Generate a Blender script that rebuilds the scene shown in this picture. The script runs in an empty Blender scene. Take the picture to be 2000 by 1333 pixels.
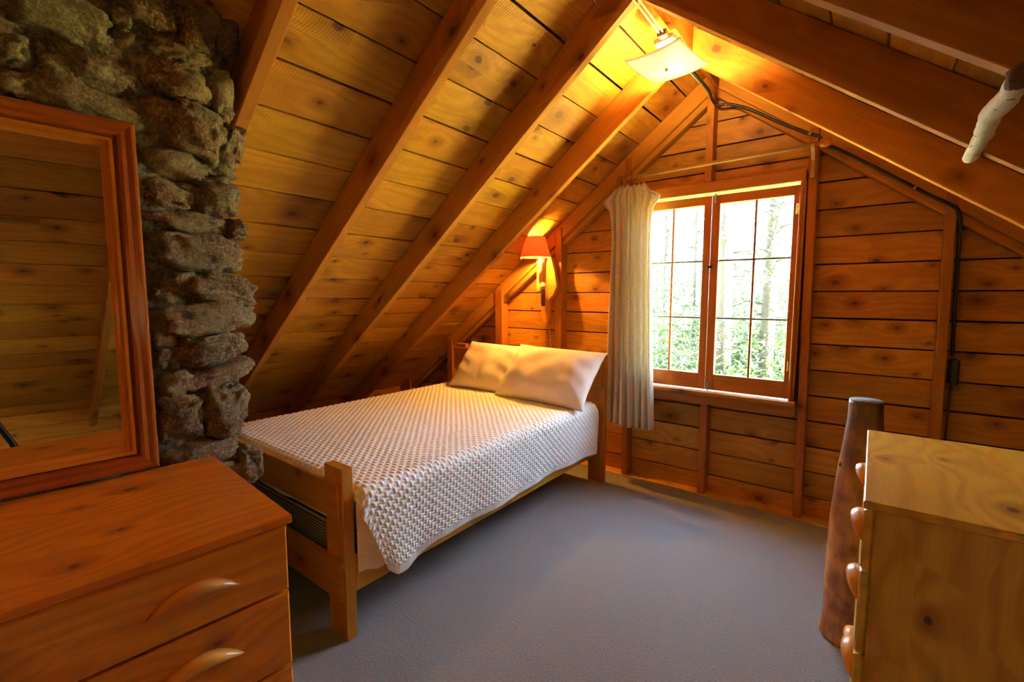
import bpy, bmesh, math, random
import numpy as np
from mathutils import Vector, Matrix, noise as mnoise

SC = bpy.context.scene
COL = SC.collection
random.seed(7)
rng = np.random.default_rng(7)

# ------------------------------------------------------------------ camera
def setup_camera():
    f, yaw, pitch, roll = 907.0, math.radians(37.86), math.radians(5.52), math.radians(0.06)
    F = Vector((-math.sin(yaw) * math.cos(pitch), math.cos(yaw) * math.cos(pitch), -math.sin(pitch)))
    R = Vector((math.cos(yaw), math.sin(yaw), 0))
    U = R.cross(F)
    R2 = R * math.cos(roll) + U * math.sin(roll)
    U2 = R2.cross(F)
    cam = bpy.data.objects.new('camera', bpy.data.cameras.new('camera'))
    COL.objects.link(cam)
    cam.data.sensor_width = 36
    cam.data.lens = f / 2000 * 36
    cam.data.clip_start = 0.02
    cam.data.clip_end = 300
    M = Matrix.Identity(4)
    for i in range(3):
        M[i][0], M[i][1], M[i][2] = R2[i], U2[i], -F[i]
    M[2][3] = 1.35
    cam.matrix_world = M
    SC.camera = cam
setup_camera()

# ------------------------------------------------------------------ world, lights, exposure
SC.view_settings.view_transform = 'Standard'
SC.view_settings.look = 'None'
SC.view_settings.gamma = 1
SC.view_settings.use_curve_mapping = False
SC.view_settings.exposure = 1.66
SC.cycles.max_bounces = 10
SC.cycles.diffuse_bounces = 6
SC.cycles.glossy_bounces = 4
SC.cycles.transmission_bounces = 8
SC.cycles.sample_clamp_indirect = 6
SC.cycles.use_denoising = True
w = bpy.data.worlds.new('sky'); SC.world = w
w.use_nodes = True
nt = w.node_tree; nt.nodes.clear()
bg = nt.nodes.new('ShaderNodeBackground'); ow = nt.nodes.new('ShaderNodeOutputWorld')
ramp = nt.nodes.new('ShaderNodeValToRGB'); tc = nt.nodes.new('ShaderNodeTexCoord'); sx = nt.nodes.new('ShaderNodeSeparateXYZ')
ramp.color_ramp.elements[0].position = 0.0; ramp.color_ramp.elements[0].color = (0.70, 0.85, 1.0, 1)
ramp.color_ramp.elements[1].position = 1.0; ramp.color_ramp.elements[1].color = (0.40, 0.64, 1.0, 1)
nt.links.new(tc.outputs['Generated'], sx.inputs[0]); nt.links.new(sx.outputs[2], ramp.inputs[0])
nt.links.new(ramp.outputs[0], bg.inputs[0]); nt.links.new(bg.outputs[0], ow.inputs[0])
bg.inputs[1].default_value = 12.5

def light(kind, name, loc, energy, color, size=0.05, rot=None, **kw):
    L = bpy.data.lights.new(name, kind); L.energy = energy; L.color = color
    if kind == 'POINT': L.shadow_soft_size = size
    if kind == 'SUN': L.angle = size
    o = bpy.data.objects.new(name, L); COL.objects.link(o); o.location = loc
    if rot: o.rotation_euler = rot
    return o
SUN = light('SUN', 'sunlight', (0, 0, 20), 120.0, (1.0, 0.90, 0.70), 0.02, (math.radians(6), math.radians(42), 0))
CEIL_W, CEIL_C = 36.0, (1.0, 0.60, 0.24)
SCONCE_W, SCONCE_C = 150.0, (1.0, 0.43, 0.07)
BACK_FILL_W, BACK_FILL_C = 42.0, (1.0, 0.76, 0.42)
FLOOR_FILL_W, FLOOR_FILL_C = 105.0, (1.0, 0.74, 0.40)

# ------------------------------------------------------------------ object helpers
WM = {}
def tag(o, label=None, cat=None, group=None, kind=None):
    if label: o['label'] = label
    if cat: o['category'] = cat
    if group: o['group'] = group
    if kind: o['kind'] = kind
    return o
def place(o, M=None, parent=None):
    M = M if M is not None else Matrix.Identity(4)
    COL.objects.link(o)
    if parent is not None:
        o.parent = parent
        o.matrix_parent_inverse = WM[parent.name].inverted()
    o.matrix_basis = M
    WM[o.name] = M.copy()
    return o
def empty(name, loc=(0, 0, 0), rz=0.0, parent=None):
    o = bpy.data.objects.new(name, None); o.empty_display_size = 0.05
    return place(o, Matrix.Translation(loc) @ Matrix.Rotation(rz, 4, 'Z'), parent)
def meshobj(name, verts, faces, mat, M=None, parent=None, smooth=False):
    me = bpy.data.meshes.new(name)
    me.from_pydata([tuple(v) for v in verts], [], [tuple(f) for f in faces])
    me.materials.append(mat)
    if smooth: me.polygons.foreach_set('use_smooth', [True] * len(me.polygons))
    me.update()
    return place(bpy.data.objects.new(name, me), M, parent)
def bmobj(name, bm, mat, M=None, parent=None, smooth=False):
    bmesh.ops.recalc_face_normals(bm, faces=bm.faces)
    me = bpy.data.meshes.new(name); bm.to_mesh(me); bm.free()
    me.materials.append(mat)
    if smooth: me.polygons.foreach_set('use_smooth', [True] * len(me.polygons))
    return place(bpy.data.objects.new(name, me), M, parent)
def gridobj(name, P, mat, M=None, parent=None, closed_u=False, smooth=True, wrap_flip=False):
    """P: array (nu, nv, 3)."""
    nu, nv = P.shape[:2]
    idx = np.arange(nu * nv).reshape(nu, nv)
    a = idx if closed_u else idx[:-1]
    b = np.roll(idx, -1, axis=0) if closed_u else idx[1:]
    F = np.stack([a[:, :-1], b[:, :-1], b[:, 1:], a[:, 1:]], -1).reshape(-1, 4)
    if wrap_flip: F = F[:, ::-1]
    me = bpy.data.meshes.new(name)
    V = P.reshape(-1, 3).astype(np.float32)
    me.vertices.add(len(V)); me.vertices.foreach_set('co', V.ravel())
    me.loops.add(F.size); me.loops.foreach_set('vertex_index', F.ravel().astype(np.int32))
    me.polygons.add(len(F)); me.polygons.foreach_set('loop_start', np.arange(0, F.size, 4, dtype=np.int32))
    me.polygons.foreach_set('loop_total', np.full(len(F), 4, np.int32))
    if smooth: me.polygons.foreach_set('use_smooth', np.ones(len(F), bool))
    me.update(); me.validate()
    me.materials.append(mat)
    return place(bpy.data.objects.new(name, me), M, parent)
def frame(o, x, y):
    """matrix with origin o, local x and y along given vectors"""
    x = Vector(x).normalized(); z = x.cross(Vector(y)).normalized(); y = z.cross(x)
    M = Matrix.Identity(4)
    for i in range(3):
        M[i][0], M[i][1], M[i][2], M[i][3] = x[i], y[i], z[i], o[i]
    return M
def prism(bl, z0, z1, ch=0.002):
    """chamfered prism from a convex ccw polygon in local xy between z0 and z1"""
    n = len(bl); c = Vector((sum(p[0] for p in bl) / n, sum(p[1] for p in bl) / n))
    def inset(d):
        out = []
        for i in range(n):
            p0, p1, p2 = Vector(bl[i - 1]), Vector(bl[i]), Vector(bl[(i + 1) % n])
            e1 = (p1 - p0).normalized(); e2 = (p2 - p1).normalized()
            n1 = Vector((-e1.y, e1.x)); n2 = Vector((-e2.y, e2.x))
            k = (n1 + n2); k = k / max(0.3, k.dot(n1))
            out.append(p1 + k * d)
        return out
    I = inset(ch)
    V = [(p.x, p.y, z0) for p in I] + [(p[0], p[1], z0 + ch) for p in bl] + [(p[0], p[1], z1 - ch) for p in bl] + [(p.x, p.y, z1) for p in I]
    F = [tuple(range(n))[::-1], tuple(range(3 * n, 4 * n))]
    for k in range(3):
        for i in range(n):
            j = (i + 1) % n
            F.append((k * n + i, k * n + j, (k + 1) * n + j, (k + 1) * n + i))
    return V, F
BC = {}
def board(name, o, x, y, L, W, T, mat, parent=None, ch=0.002):
    """box with a corner at o, length L along x, width W along y, thickness T along x cross y; shares meshes between equal sizes"""
    key = (round(L, 4), round(W, 4), round(T, 4), ch, mat.name)
    M = frame(o, x, y)
    if key in BC:
        return place(bpy.data.objects.new(name, BC[key]), M, parent)
    V, F = prism([(0, 0), (L, 0), (L, W), (0, W)], 0, T, ch)
    ob = meshobj(name, V, F, mat, M, parent)
    BC[key] = ob.data
    return ob
def box(name, a, b, mat, parent=None, ch=0.002, along='x'):
    """axis aligned box between points a and b with the grain along the given axis"""
    a, b = [min(p, q) for p, q in zip(a, b)], [max(p, q) for p, q in zip(a, b)]
    o, x, y, L, W, T = grain_axes(a, b, along)
    return board(name, o, x, y, L, W, T, mat, parent, ch)
def grain_axes(a, b, al):
    """origin, axes and sizes of a box so that local x is the grain and local y the broader side"""
    d = [b[i] - a[i] for i in range(3)]
    i0 = 'xyz'.index(al); i1, i2 = (i0 + 1) % 3, (i0 + 2) % 3
    ax = lambda i, s=1: tuple(s if k == i else 0 for k in range(3))
    if d[i1] >= d[i2]: return tuple(a), ax(i0), ax(i1), d[i0], d[i1], d[i2]
    o = list(a); o[i1] = b[i1]
    return tuple(o), ax(i0), ax(i2), d[i0], d[i2], d[i1]
def polyboard(name, M, pts, T, mat, parent=None, ch=0.002):
    V, F = prism(pts, 0, T, ch)
    return meshobj(name, V, F, mat, M, parent)
def tube(name, pts, r, mat, parent=None, seg=8, M=None):
    """smooth tube along points (r number or list)"""
    pts = [Vector(p) for p in pts]; n = len(pts)
    rr = r if isinstance(r, (list, tuple)) else [r] * n
    rings = []; up = Vector((0.13, 0.21, 1)).normalized()
    for i, p in enumerate(pts):
        t = (pts[min(i + 1, n - 1)] - pts[max(i - 1, 0)]).normalized()
        if abs(t.dot(up)) > 0.98: up = Vector((1, 0.2, 0)).normalized()
        a = t.cross(up).normalized(); b = a.cross(t).normalized(); up = b
        rings.append([p + (a * math.cos(2 * math.pi * k / seg) + b * math.sin(2 * math.pi * k / seg)) * rr[i] for k in range(seg)])
    V = [v for rg in rings for v in rg]; F = []
    for i in range(n - 1):
        for k in range(seg):
            F.append((i * seg + k, i * seg + (k + 1) % seg, (i + 1) * seg + (k + 1) % seg, (i + 1) * seg + k))
    F.append(tuple(range(seg))[::-1]); F.append(tuple(range((n - 1) * seg, n * seg)))
    o = meshobj(name, V, F, mat, M, parent, smooth=True)
    return o
def spline(pts, n=8):
    """catmull-rom"""
    P = [Vector(p) for p in pts]; P = [P[0] * 2 - P[1]] + P + [P[-1] * 2 - P[-2]]; out = []
    for i in range(1, len(P) - 2):
        for k in range(n):
            t = k / n
            out.append(0.5 * ((2 * P[i]) + (P[i + 1] - P[i - 1]) * t + (2 * P[i - 1] - 5 * P[i] + 4 * P[i + 1] - P[i + 2]) * t * t + (3 * P[i] - P[i - 1] - 3 * P[i + 1] + P[i + 2]) * t ** 3))
    out.append(P[-2]); return out
def lathe(name, prof, mat, M=None, parent=None, seg=24, smooth=True):
    V = []; F = []
    for r, z in prof:
        for k in range(seg):
            V.append((r * math.cos(2 * math.pi * k / seg), r * math.sin(2 * math.pi * k / seg), z))
    for i in range(len(prof) - 1):
        for k in range(seg):
            F.append((i * seg + k, i * seg + (k + 1) % seg, (i + 1) * seg + (k + 1) % seg, (i + 1) * seg + k))
    if prof[0][0] > 1e-4: F.append(tuple(range(seg))[::-1])
    if prof[-1][0] > 1e-4: F.append(tuple(range((len(prof) - 1) * seg, len(prof) * seg)))
    return meshobj(name, V, F, mat, M, parent, smooth)

# ------------------------------------------------------------------ materials
def newmat(name):
    m = bpy.data.materials.new(name); m.use_nodes = True
    nt = m.node_tree; b = nt.nodes['Principled BSDF']
    return m, nt, b
def N(nt, t, **kw):
    n = nt.nodes.new(t)
    for k, v in kw.items(): setattr(n, k, v)
    return n
def math_(nt, op, a, b=None, c=None, clamp=False):
    n = N(nt, 'ShaderNodeMath', operation=op); n.use_clamp = clamp
    for i, v in enumerate((a, b, c)):
        if v is None: continue
        if isinstance(v, (int, float)): n.inputs[i].default_value = v
        else: nt.links.new(v, n.inputs[i])
    return n.outputs[0]
def mixc(nt, fac, a, b, mode='MIX'):
    n = N(nt, 'ShaderNodeMix', data_type='RGBA', blend_type=mode)
    for s, v in ((n.inputs[0], fac), (n.inputs[6], a), (n.inputs[7], b)):
        if isinstance(v, (int, float)): s.default_value = v
        elif isinstance(v, tuple): s.default_value = (*v, 1)
        else: nt.links.new(v, s)
    return n.outputs[2]
def sstep(nt, v, a, b):
    n = N(nt, 'ShaderNodeMapRange', interpolation_type='SMOOTHSTEP')
    nt.links.new(v, n.inputs[0]); n.inputs[1].default_value = a; n.inputs[2].default_value = b
    n.inputs[3].default_value = 1.0; n.inputs[4].default_value = 0.0
    return n.outputs[0]
ALB = 0.78
def wood(name, light_c, dark_c, knot_c=(0.10, 0.025, 0.008), rough=0.45, coat=0.0, knots=0.5, ksx=2.4, ksy=6.0, kr=0.013,
         rings=0.35, ring_f=55.0, vary=0.22, saw=0.0, warp=6.0, blot=0.3):
    m, nt, b = newmat(name)
    tc = N(nt, 'ShaderNodeTexCoord'); oi = N(nt, 'ShaderNodeObjectInfo')
    off = N(nt, 'ShaderNodeVectorMath', operation='SCALE'); off.inputs[0].default_value = (37.1, 11.3, 5.7)
    nt.links.new(oi.outputs['Random'], off.inputs['Scale'])
    co = N(nt, 'ShaderNodeVectorMath', operation='ADD')
    nt.links.new(tc.outputs['Object'], co.inputs[0]); nt.links.new(off.outputs[0], co.inputs[1])
    co = co.outputs[0]
    sp = N(nt, 'ShaderNodeSeparateXYZ'); nt.links.new(co, sp.inputs[0])
    # knots: voronoi cells in stretched coordinates
    sc = N(nt, 'ShaderNodeVectorMath', operation='MULTIPLY'); sc.inputs[1].default_value = (ksx, ksy, ksy * 0.3)
    nt.links.new(co, sc.inputs[0])
    vo = N(nt, 'ShaderNodeTexVoronoi', feature='F1'); vo.inputs['Scale'].default_value = 1.0; vo.inputs['Randomness'].default_value = 0.9
    nt.links.new(sc.outputs[0], vo.inputs['Vector'])
    df = N(nt, 'ShaderNodeVectorMath', operation='SUBTRACT'); nt.links.new(vo.outputs['Position'], df.inputs[0]); nt.links.new(sc.outputs[0], df.inputs[1])
    dm = N(nt, 'ShaderNodeVectorMath', operation='DIVIDE'); nt.links.new(df.outputs[0], dm.inputs[0]); dm.inputs[1].default_value = (ksx * 1.45, ksy, ksy * 60.0)
    ln = N(nt, 'ShaderNodeVectorMath', operation='LENGTH'); nt.links.new(dm.outputs[0], ln.inputs[0])
    d0 = ln.outputs['Value']
    wn = N(nt, 'ShaderNodeTexNoise'); wn.inputs['Scale'].default_value = 45; wn.inputs['Detail'].default_value = 2
    nt.links.new(co, wn.inputs['Vector'])
    d = math_(nt, 'ADD', d0, math_(nt, 'MULTIPLY', math_(nt, 'SUBTRACT', wn.outputs['Fac'], 0.5), 0.014))
    vs = N(nt, 'ShaderNodeSeparateColor'); nt.links.new(vo.outputs['Color'], vs.inputs[0])
    on = math_(nt, 'GREATER_THAN', vs.outputs[0], 1.0 - knots)
    siz = math_(nt, 'MULTIPLY_ADD', math_(nt, 'POWER', vs.outputs[1], 2.0), 1.2, 0.45)
    dn = math_(nt, 'DIVIDE', d, siz)
    core = math_(nt, 'MULTIPLY', sstep(nt, dn, kr * 0.45, kr), on)
    halo = math_(nt, 'MULTIPLY', sstep(nt, dn, kr * 0.6, kr * 4.2), on)
    # grain
    low = N(nt, 'ShaderNodeTexNoise'); low.inputs['Scale'].default_value = 1.0; low.inputs['Detail'].default_value = 3
    lm = N(nt, 'ShaderNodeVectorMath', operation='MULTIPLY'); lm.inputs[1].default_value = (0.9, 5.0, 5.0)
    nt.links.new(co, lm.inputs[0]); nt.links.new(lm.outputs[0], low.inputs['Vector'])
    ph = math_(nt, 'MULTIPLY', sp.outputs[1], ring_f * 2)
    ph = math_(nt, 'ADD', ph, math_(nt, 'MULTIPLY', sp.outputs[2], ring_f * 2))
    ph = math_(nt, 'ADD', ph, math_(nt, 'MULTIPLY', low.outputs['Fac'], warp * 6))
    ex = math_(nt, 'MULTIPLY', math_(nt, 'POWER', 2.718, math_(nt, 'MULTIPLY', d0, -18.0)), math_(nt, 'MULTIPLY', on, 14.0))
    ph = math_(nt, 'ADD', ph, ex)
    rg = math_(nt, 'POWER', math_(nt, 'MULTIPLY_ADD', math_(nt, 'SINE', ph), 0.5, 0.5), 1.6)
    fine = N(nt, 'ShaderNodeTexNoise'); fine.inputs['Scale'].default_value = 1.0; fine.inputs['Detail'].default_value = 5; fine.inputs['Roughness'].default_value = 0.65
    fm = N(nt, 'ShaderNodeVectorMath', operation='MULTIPLY'); fm.inputs[1].default_value = (6, 170, 170)
    nt.links.new(co, fm.inputs[0]); nt.links.new(fm.outputs[0], fine.inputs['Vector'])
    bl = N(nt, 'ShaderNodeTexNoise'); bl.inputs['Scale'].default_value = 1.0; bl.inputs['Detail'].default_value = 4
    bm_ = N(nt, 'ShaderNodeVectorMath', operation='MULTIPLY'); bm_.inputs[1].default_value = (2.2, 7, 7)
    nt.links.new(co, bm_.inputs[0]); nt.links.new(bm_.outputs[0], bl.inputs['Vector'])
    light_c = tuple(x * ALB for x in light_c); dark_c = tuple(x * ALB * 0.9 for x in dark_c)
    c = mixc(nt, math_(nt, 'MULTIPLY', rg, rings), light_c, dark_c)
    c = mixc(nt, math_(nt, 'MULTIPLY', math_(nt, 'SUBTRACT', fine.outputs['Fac'], 0.35, clamp=True), 0.9, clamp=True), c, dark_c)
    blf = math_(nt, 'MULTIPLY', math_(nt, 'SUBTRACT', bl.outputs['Fac'], 0.42, clamp=True), blot * 4, clamp=True)
    c = mixc(nt, blf, c, tuple(x * 0.55 + y * 0.2 for x, y in zip(dark_c, light_c)))
    c = mixc(nt, math_(nt, 'MULTIPLY', halo, 0.7), c, tuple(0.5 * (x + y) for x, y in zip(dark_c, knot_c)))
    c = mixc(nt, math_(nt, 'MULTIPLY', core, math_(nt, 'MULTIPLY_ADD', vs.outputs[2], .5, .5)), c, knot_c)
    hs = N(nt, 'ShaderNodeHueSaturation')
    nt.links.new(c, hs.inputs['Color'])
    nt.links.new(math_(nt, 'MULTIPLY_ADD', math_(nt, 'SUBTRACT', oi.outputs['Random'], 0.5), 2 * vary, 1.0), hs.inputs['Value'])
    fr = math_(nt, 'FRACT', math_(nt, 'MULTIPLY', oi.outputs['Random'], 17.3))
    nt.links.new(math_(nt, 'MULTIPLY_ADD', fr, 0.016, 0.492), hs.inputs['Hue'])
    nt.links.new(hs.outputs[0], b.inputs['Base Color'])
    b.inputs['Roughness'].default_value = rough
    b.inputs['Specular IOR Level'].default_value = 0.25
    if coat:
        b.inputs['Coat Weight'].default_value = coat; b.inputs['Coat Roughness'].default_value = 0.12
    hgt = math_(nt, 'ADD', math_(nt, 'MULTIPLY', fine.outputs['Fac'], 0.5), math_(nt, 'MULTIPLY', rg, 0.15))
    if saw:
        sn = math_(nt, 'SINE', math_(nt, 'ADD', math_(nt, 'MULTIPLY', sp.outputs[0], 520.0), math_(nt, 'MULTIPLY', math_(nt, 'POWER', math_(nt, 'ADD', tc_y(nt, tc), 0.0), 2.0), 2500.0)))
        hgt = math_(nt, 'ADD', hgt, math_(nt, 'MULTIPLY', sn, saw))
    bp = N(nt, 'ShaderNodeBump'); bp.inputs['Distance'].default_value = 0.0015; bp.inputs['Strength'].default_value = 0.5
    nt.links.new(hgt, bp.inputs['Height']); nt.links.new(bp.outputs[0], b.inputs['Normal'])
    return m
def tc_y(nt, tc):
    s = N(nt, 'ShaderNodeSeparateXYZ'); nt.links.new(tc.outputs['Object'], s.inputs[0]); return s.outputs[1]
def plain(name, c, rough=0.5, metal=0.0, bump=0.0, bscale=80, var=0.0, **kw):
    m, nt, b = newmat(name)
    b.inputs['Base Color'].default_value = (*c, 1); b.inputs['Roughness'].default_value = rough; b.inputs['Metallic'].default_value = metal
    tc = N(nt, 'ShaderNodeTexCoord'); n = N(nt, 'ShaderNodeTexNoise'); n.inputs['Scale'].default_value = bscale; n.inputs['Detail'].default_value = 4
    nt.links.new(tc.outputs['Object'], n.inputs['Vector'])
    if var:
        nt.links.new(mixc(nt, n.outputs['Fac'], tuple(x * (1 - var) for x in c), tuple(min(1, x * (1 + var)) for x in c)), b.inputs['Base Color'])
    if bump:
        bp = N(nt, 'ShaderNodeBump'); bp.inputs['Distance'].default_value = bump; nt.links.new(n.outputs['Fac'], bp.inputs['Height']); nt.links.new(bp.outputs[0], b.inputs['Normal'])
    for k, v in kw.items(): b.inputs[k.replace('_', ' ')].default_value = v
    return m

M_CEIL = wood('ceiling_pine', (0.86, 0.43, 0.035), (0.56, 0.20, 0.010), rough=0.5, knots=0.65, saw=0.5, rings=0.35, vary=0.2, kr=0.018, blot=0.5)
M_RAFT = wood('rafter_pine', (0.66, 0.285, 0.026), (0.42, 0.14, 0.010), rough=0.72, knots=0.65, rings=0.25, vary=0.10, blot=0.25, kr=0.016)
M_WALL = wood('wall_pine', (0.76, 0.35, 0.035), (0.44, 0.155, 0.012), rough=0.5, knots=0.7, rings=0.35, vary=0.2, kr=0.014, blot=0.5, ksx=3.0)
M_STUD = wood('stud_pine', (0.58, 0.22, 0.024), (0.36, 0.10, 0.009), rough=0.5, knots=0.4, rings=0.25, vary=0.1)
M_SASH = wood('window_pine', (0.60, 0.22, 0.024), (0.40, 0.115, 0.010), rough=0.4, knots=0.12, rings=0.2, vary=0.06)
M_BED = wood('bed_pine', (0.60, 0.25, 0.022), (0.38, 0.12, 0.009), rough=0.42, knots=0.4, rings=0.25, vary=0.08)
M_RAIL = wood('bed_rail_pine', (0.78, 0.42, 0.040), (0.50, 0.20, 0.015), rough=0.4, knots=0.8, rings=0.3, vary=0.05, ksx=1.6, kr=0.02)
M_DL = wood('red_pine', (1.15, 0.40, 0.014), (0.66, 0.17, 0.006), rough=0.34, coat=0.35, knots=0.6, rings=0.4, vary=0.06, ksx=3.0, kr=0.011)
M_DR = wood('yellow_pine', (1.0, 0.66, 0.06), (0.70, 0.33, 0.018), rough=0.38, coat=0.3, knots=0.7, rings=0.5, vary=0.04, ksx=3.0, kr=0.012, ring_f=45, warp=4)
M_HAND = wood('handle_pine', (0.95, 0.44, 0.06), (0.75, 0.28, 0.03), rough=0.4, coat=0.25, knots=0.0, rings=0.3, vary=0.03)
M_FRAME = wood('mirror_frame_pine', (0.46, 0.105, 0.012), (0.30, 0.055, 0.006), rough=0.33, coat=0.35, knots=0.0, rings=0.25, vary=0.04)
M_LIGHT = wood('pale_lath', (0.66, 0.42, 0.14), (0.48, 0.27, 0.08), rough=0.5, knots=0.0, rings=0.2)
M_DECK = plain('roof_shadow_gap', (0.035, 0.018, 0.009), 0.9)
M_BRASS = plain('brass', (0.75, 0.52, 0.16), 0.3, 1.0)
M_STEEL = plain('grey_metal', (0.35, 0.34, 0.32), 0.4, 0.9)
M_DARKM = plain('dark_metal', (0.06, 0.055, 0.05), 0.45, 0.7)
M_CABLE = plain('black_cable', (0.012, 0.012, 0.013), 0.45)
M_WCAB = plain('cream_cable', (0.55, 0.46, 0.30), 0.5)
M_CABB = plain('brown_plastic', (0.10, 0.045, 0.02), 0.4)
M_BOXG = plain('dark_green_box', (0.02, 0.03, 0.028), 0.5)

# ------------------------------------------------------------------ constants of the room
S = 0.76; RX = -0.865; ZR = 2.613; ZC = 2.80    # roof slope, ridge x, apex of rafter undersides, apex of planks
CO, SI = 1 / math.hypot(1, S), S / math.hypot(1, S)
Y0, Y1 = -2.3, 3.33
YS = 3.205; YP = 3.295                           # stud faces, plank faces of the far wall
XL = RX - ZC / S; XR = RX + ZC / S

def roofz(x, top=ZC): return top - S * abs(x - RX)

# floor --------------------------------------------------------------
def carpet():
    m, nt, b = newmat('grey_carpet')
    tc = N(nt, 'ShaderNodeTexCoord')
    n1 = N(nt, 'ShaderNodeTexNoise'); n1.inputs['Scale'].default_value = 260; n1.inputs['Detail'].default_value = 3; n1.inputs['Roughness'].default_value = 0.8
    n2 = N(nt, 'ShaderNodeTexNoise'); n2.inputs['Scale'].default_value = 2.2; n2.inputs['Detail'].default_value = 4
    n3 = N(nt, 'ShaderNodeTexNoise'); n3.inputs['Scale'].default_value = 90; n3.inputs['Detail'].default_value = 4
    for n in (n1, n2, n3): nt.links.new(tc.outputs['Object'], n.inputs['Vector'])
    r = N(nt, 'ShaderNodeValToRGB'); r.color_ramp.elements[0].position = 0.36; r.color_ramp.elements[0].color = (0.10, 0.10, 0.10, 1)
    r.color_ramp.elements[1].position = 0.64; r.color_ramp.elements[1].color = (0.40, 0.397, 0.385, 1)
    nt.links.new(n1.outputs['Fac'], r.inputs[0])
    c = mixc(nt, math_(nt, 'MULTIPLY', n2.outputs['Fac'], 0.35), r.outputs[0], (0.20, 0.20, 0.205))
    nt.links.new(c, b.inputs['Base Color']); b.inputs['Roughness'].default_value = 1.0; b.inputs['Specular IOR Level'].default_value = 0.1
    b.inputs['Sheen Weight'].default_value = 0.25
    bp = N(nt, 'ShaderNodeBump'); bp.inputs['Distance'].default_value = 0.006; bp.inputs['Strength'].default_value = 0.9
    nt.links.new(math_(nt, 'ADD', n3.outputs['Fac'], n1.outputs['Fac']), bp.inputs['Height']); nt.links.new(bp.outputs[0], b.inputs['Normal'])
    return m
fl = meshobj('floor', [(XL, Y0, 0), (XR, Y0, 0), (XR, YS - 0.012, 0), (XL, YS - 0.012, 0), (XL, Y0, -0.05), (XR, Y0, -0.05), (XR, YS - 0.012, -0.05), (XL, YS - 0.012, -0.05)],
             [(0, 1, 2, 3), (7, 6, 5, 4), (0, 4, 5, 1), (1, 5, 6, 2), (2, 6, 7, 3), (3, 7, 4, 0)], carpet())
tag(fl, kind='structure')
# bare wooden strip along the far wall, outside the carpet edge
bs = box('trim_1', (XL, YS - 0.012, -0.03), (XR, 3.34, 0.006), M_WALL, None, along='x'); tag(bs, kind='structure')
# thin pale carpet gripper lath
lt = empty('trim_2'); tag(lt, kind='structure')
x = -1.42
while x < 2.4:
    L = random.uniform(0.35, 0.7)
    board('lath', (x, YS - 0.020 + random.uniform(-.003, .003), 0.0), (1, random.uniform(-.006, .006), 0), (0, 1, 0), L - 0.01, 0.012, 0.011, M_LIGHT, lt, 0.001)
    x += L

# ceiling ------------------------------------------------------------
ceil = empty('ceiling'); tag(ceil, kind='structure')
step = 0.158
for side in (-1, 1):
    dirx = Vector((side * CO, 0, -SI))       # down the slope
    nrm = Vector((side * SI, 0, CO))         # outward
    x0 = 0.03
    o0 = Vector((RX, Y0, ZC)) + dirx * (0.002)
    edges = [0.0] + [x0 / CO + step / CO * k + random.uniform(-.004, .004) for k in range(23)]
    if side > 0: edges = [0.0] + [(0.035 + 0.162 * k) / CO + random.uniform(-.004, .004) for k in range(23)]
    for i in range(len(edges) - 1):
        e0, e1 = edges[i], edges[i + 1]
        gap = random.choice([0.005, 0.006, 0.009, 0.012, 0.0055])
        up = random.uniform(0, 0.003)
        W = e1 - e0 - gap
        if W < 0.02: continue
        if e1 * CO > ZC / S + 0.02: break
        p = o0 + dirx * (e0 + gap) + nrm * up
        ylen = Y1 - Y0
        if side < 0:
            board('plank', p, (0, 1, 0), dirx, ylen, W, 0.02, M_CEIL, ceil, 0.0015) if False else None
        # local x along +y, local y down the slope; thickness must go outward
        xx = Vector((0, 1, 0)); zz = xx.cross(dirx)
        if zz.dot(nrm) > 0:
            board('plank', p, xx, dirx, ylen, W, 0.02, M_CEIL, ceil, 0.0015)
        else:
            board('plank', p + Vector((0, ylen, 0)), -xx, dirx, ylen, W, 0.02, M_CEIL, ceil, 0.0015)
    # dark deck above
    A = Vector((RX, Y0 - .1, ZC + 0.035)); B = A + dirx * (ZC / S / CO + 0.1)
    D = Vector((0, Y1 - Y0 + .2, 0)); U = nrm * 0.02
    meshobj('roof_deck', [A, B, B + D, A + D, A + U, B + U, B + D + U, A + D + U],
            [(0, 1, 2, 3), (7, 6, 5, 4), (0, 4, 5, 1), (1, 5, 6, 2), (2, 6, 7, 3), (3, 7, 4, 0)], M_DECK, None, ceil)

# rafters
RT = 0.045
def rafter(side, y, drop=0.0, T=RT, xend=None, skew=0.0, mat=None):
    """2x6 rafter, near face at y, underside on the plane through ZR"""
    dirx = Vector((side * CO, skew, -SI)).normalized(); nrm = Vector((side * SI, 0, CO))
    D = (ZC - ZR) * CO
    # side profile polygon in local frame: x along slope, y = downward normal (-nrm); plumb cut at ridge
    L = (ZC / S - 0.02) / CO
    gap = 0.0
    M = frame(Vector((RX, y, ZC)), dirx, nrm)
    zdir = M.col[2].xyz
    cut = D * SI / CO      # plumb cut shift
    c0 = D * (SI / CO)
    pts = [(0.0 + gap, -0.0005), (-0.0 - c0 * 0 + gap, -0.0005)]
    # in-plane: points along slope s, normal n ; plumb line at x=RX: s*CO + n*SI = 0 -> s = -n*SI/CO
    g = 0.014
    top = (g / CO, -0.001); bot = (D * SI / CO + g / CO, -D)
    poly = [bot, (L, -D), (L, -0.001), top]
    # keep ccw
    T0 = T
    if zdir.y < 0:
        M = M @ Matrix.Translation((0, 0, -T))
    V, F = prism(poly, 0, T, 0.003)
    o = meshobj('rafter', V, F, mat or M_RAFT, M, ceil)
    return o
for y in (2.59, 1.965, 1.33, 0.72, 0.10, -0.52, -1.14, -1.76):
    rafter(-1, y)
for y in (2.665, 1.99, 1.405, 0.56, -0.58, -1.20, -1.82):
    rafter(1, y, skew=-0.07 if y == 0.56 else 0.0)
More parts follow.
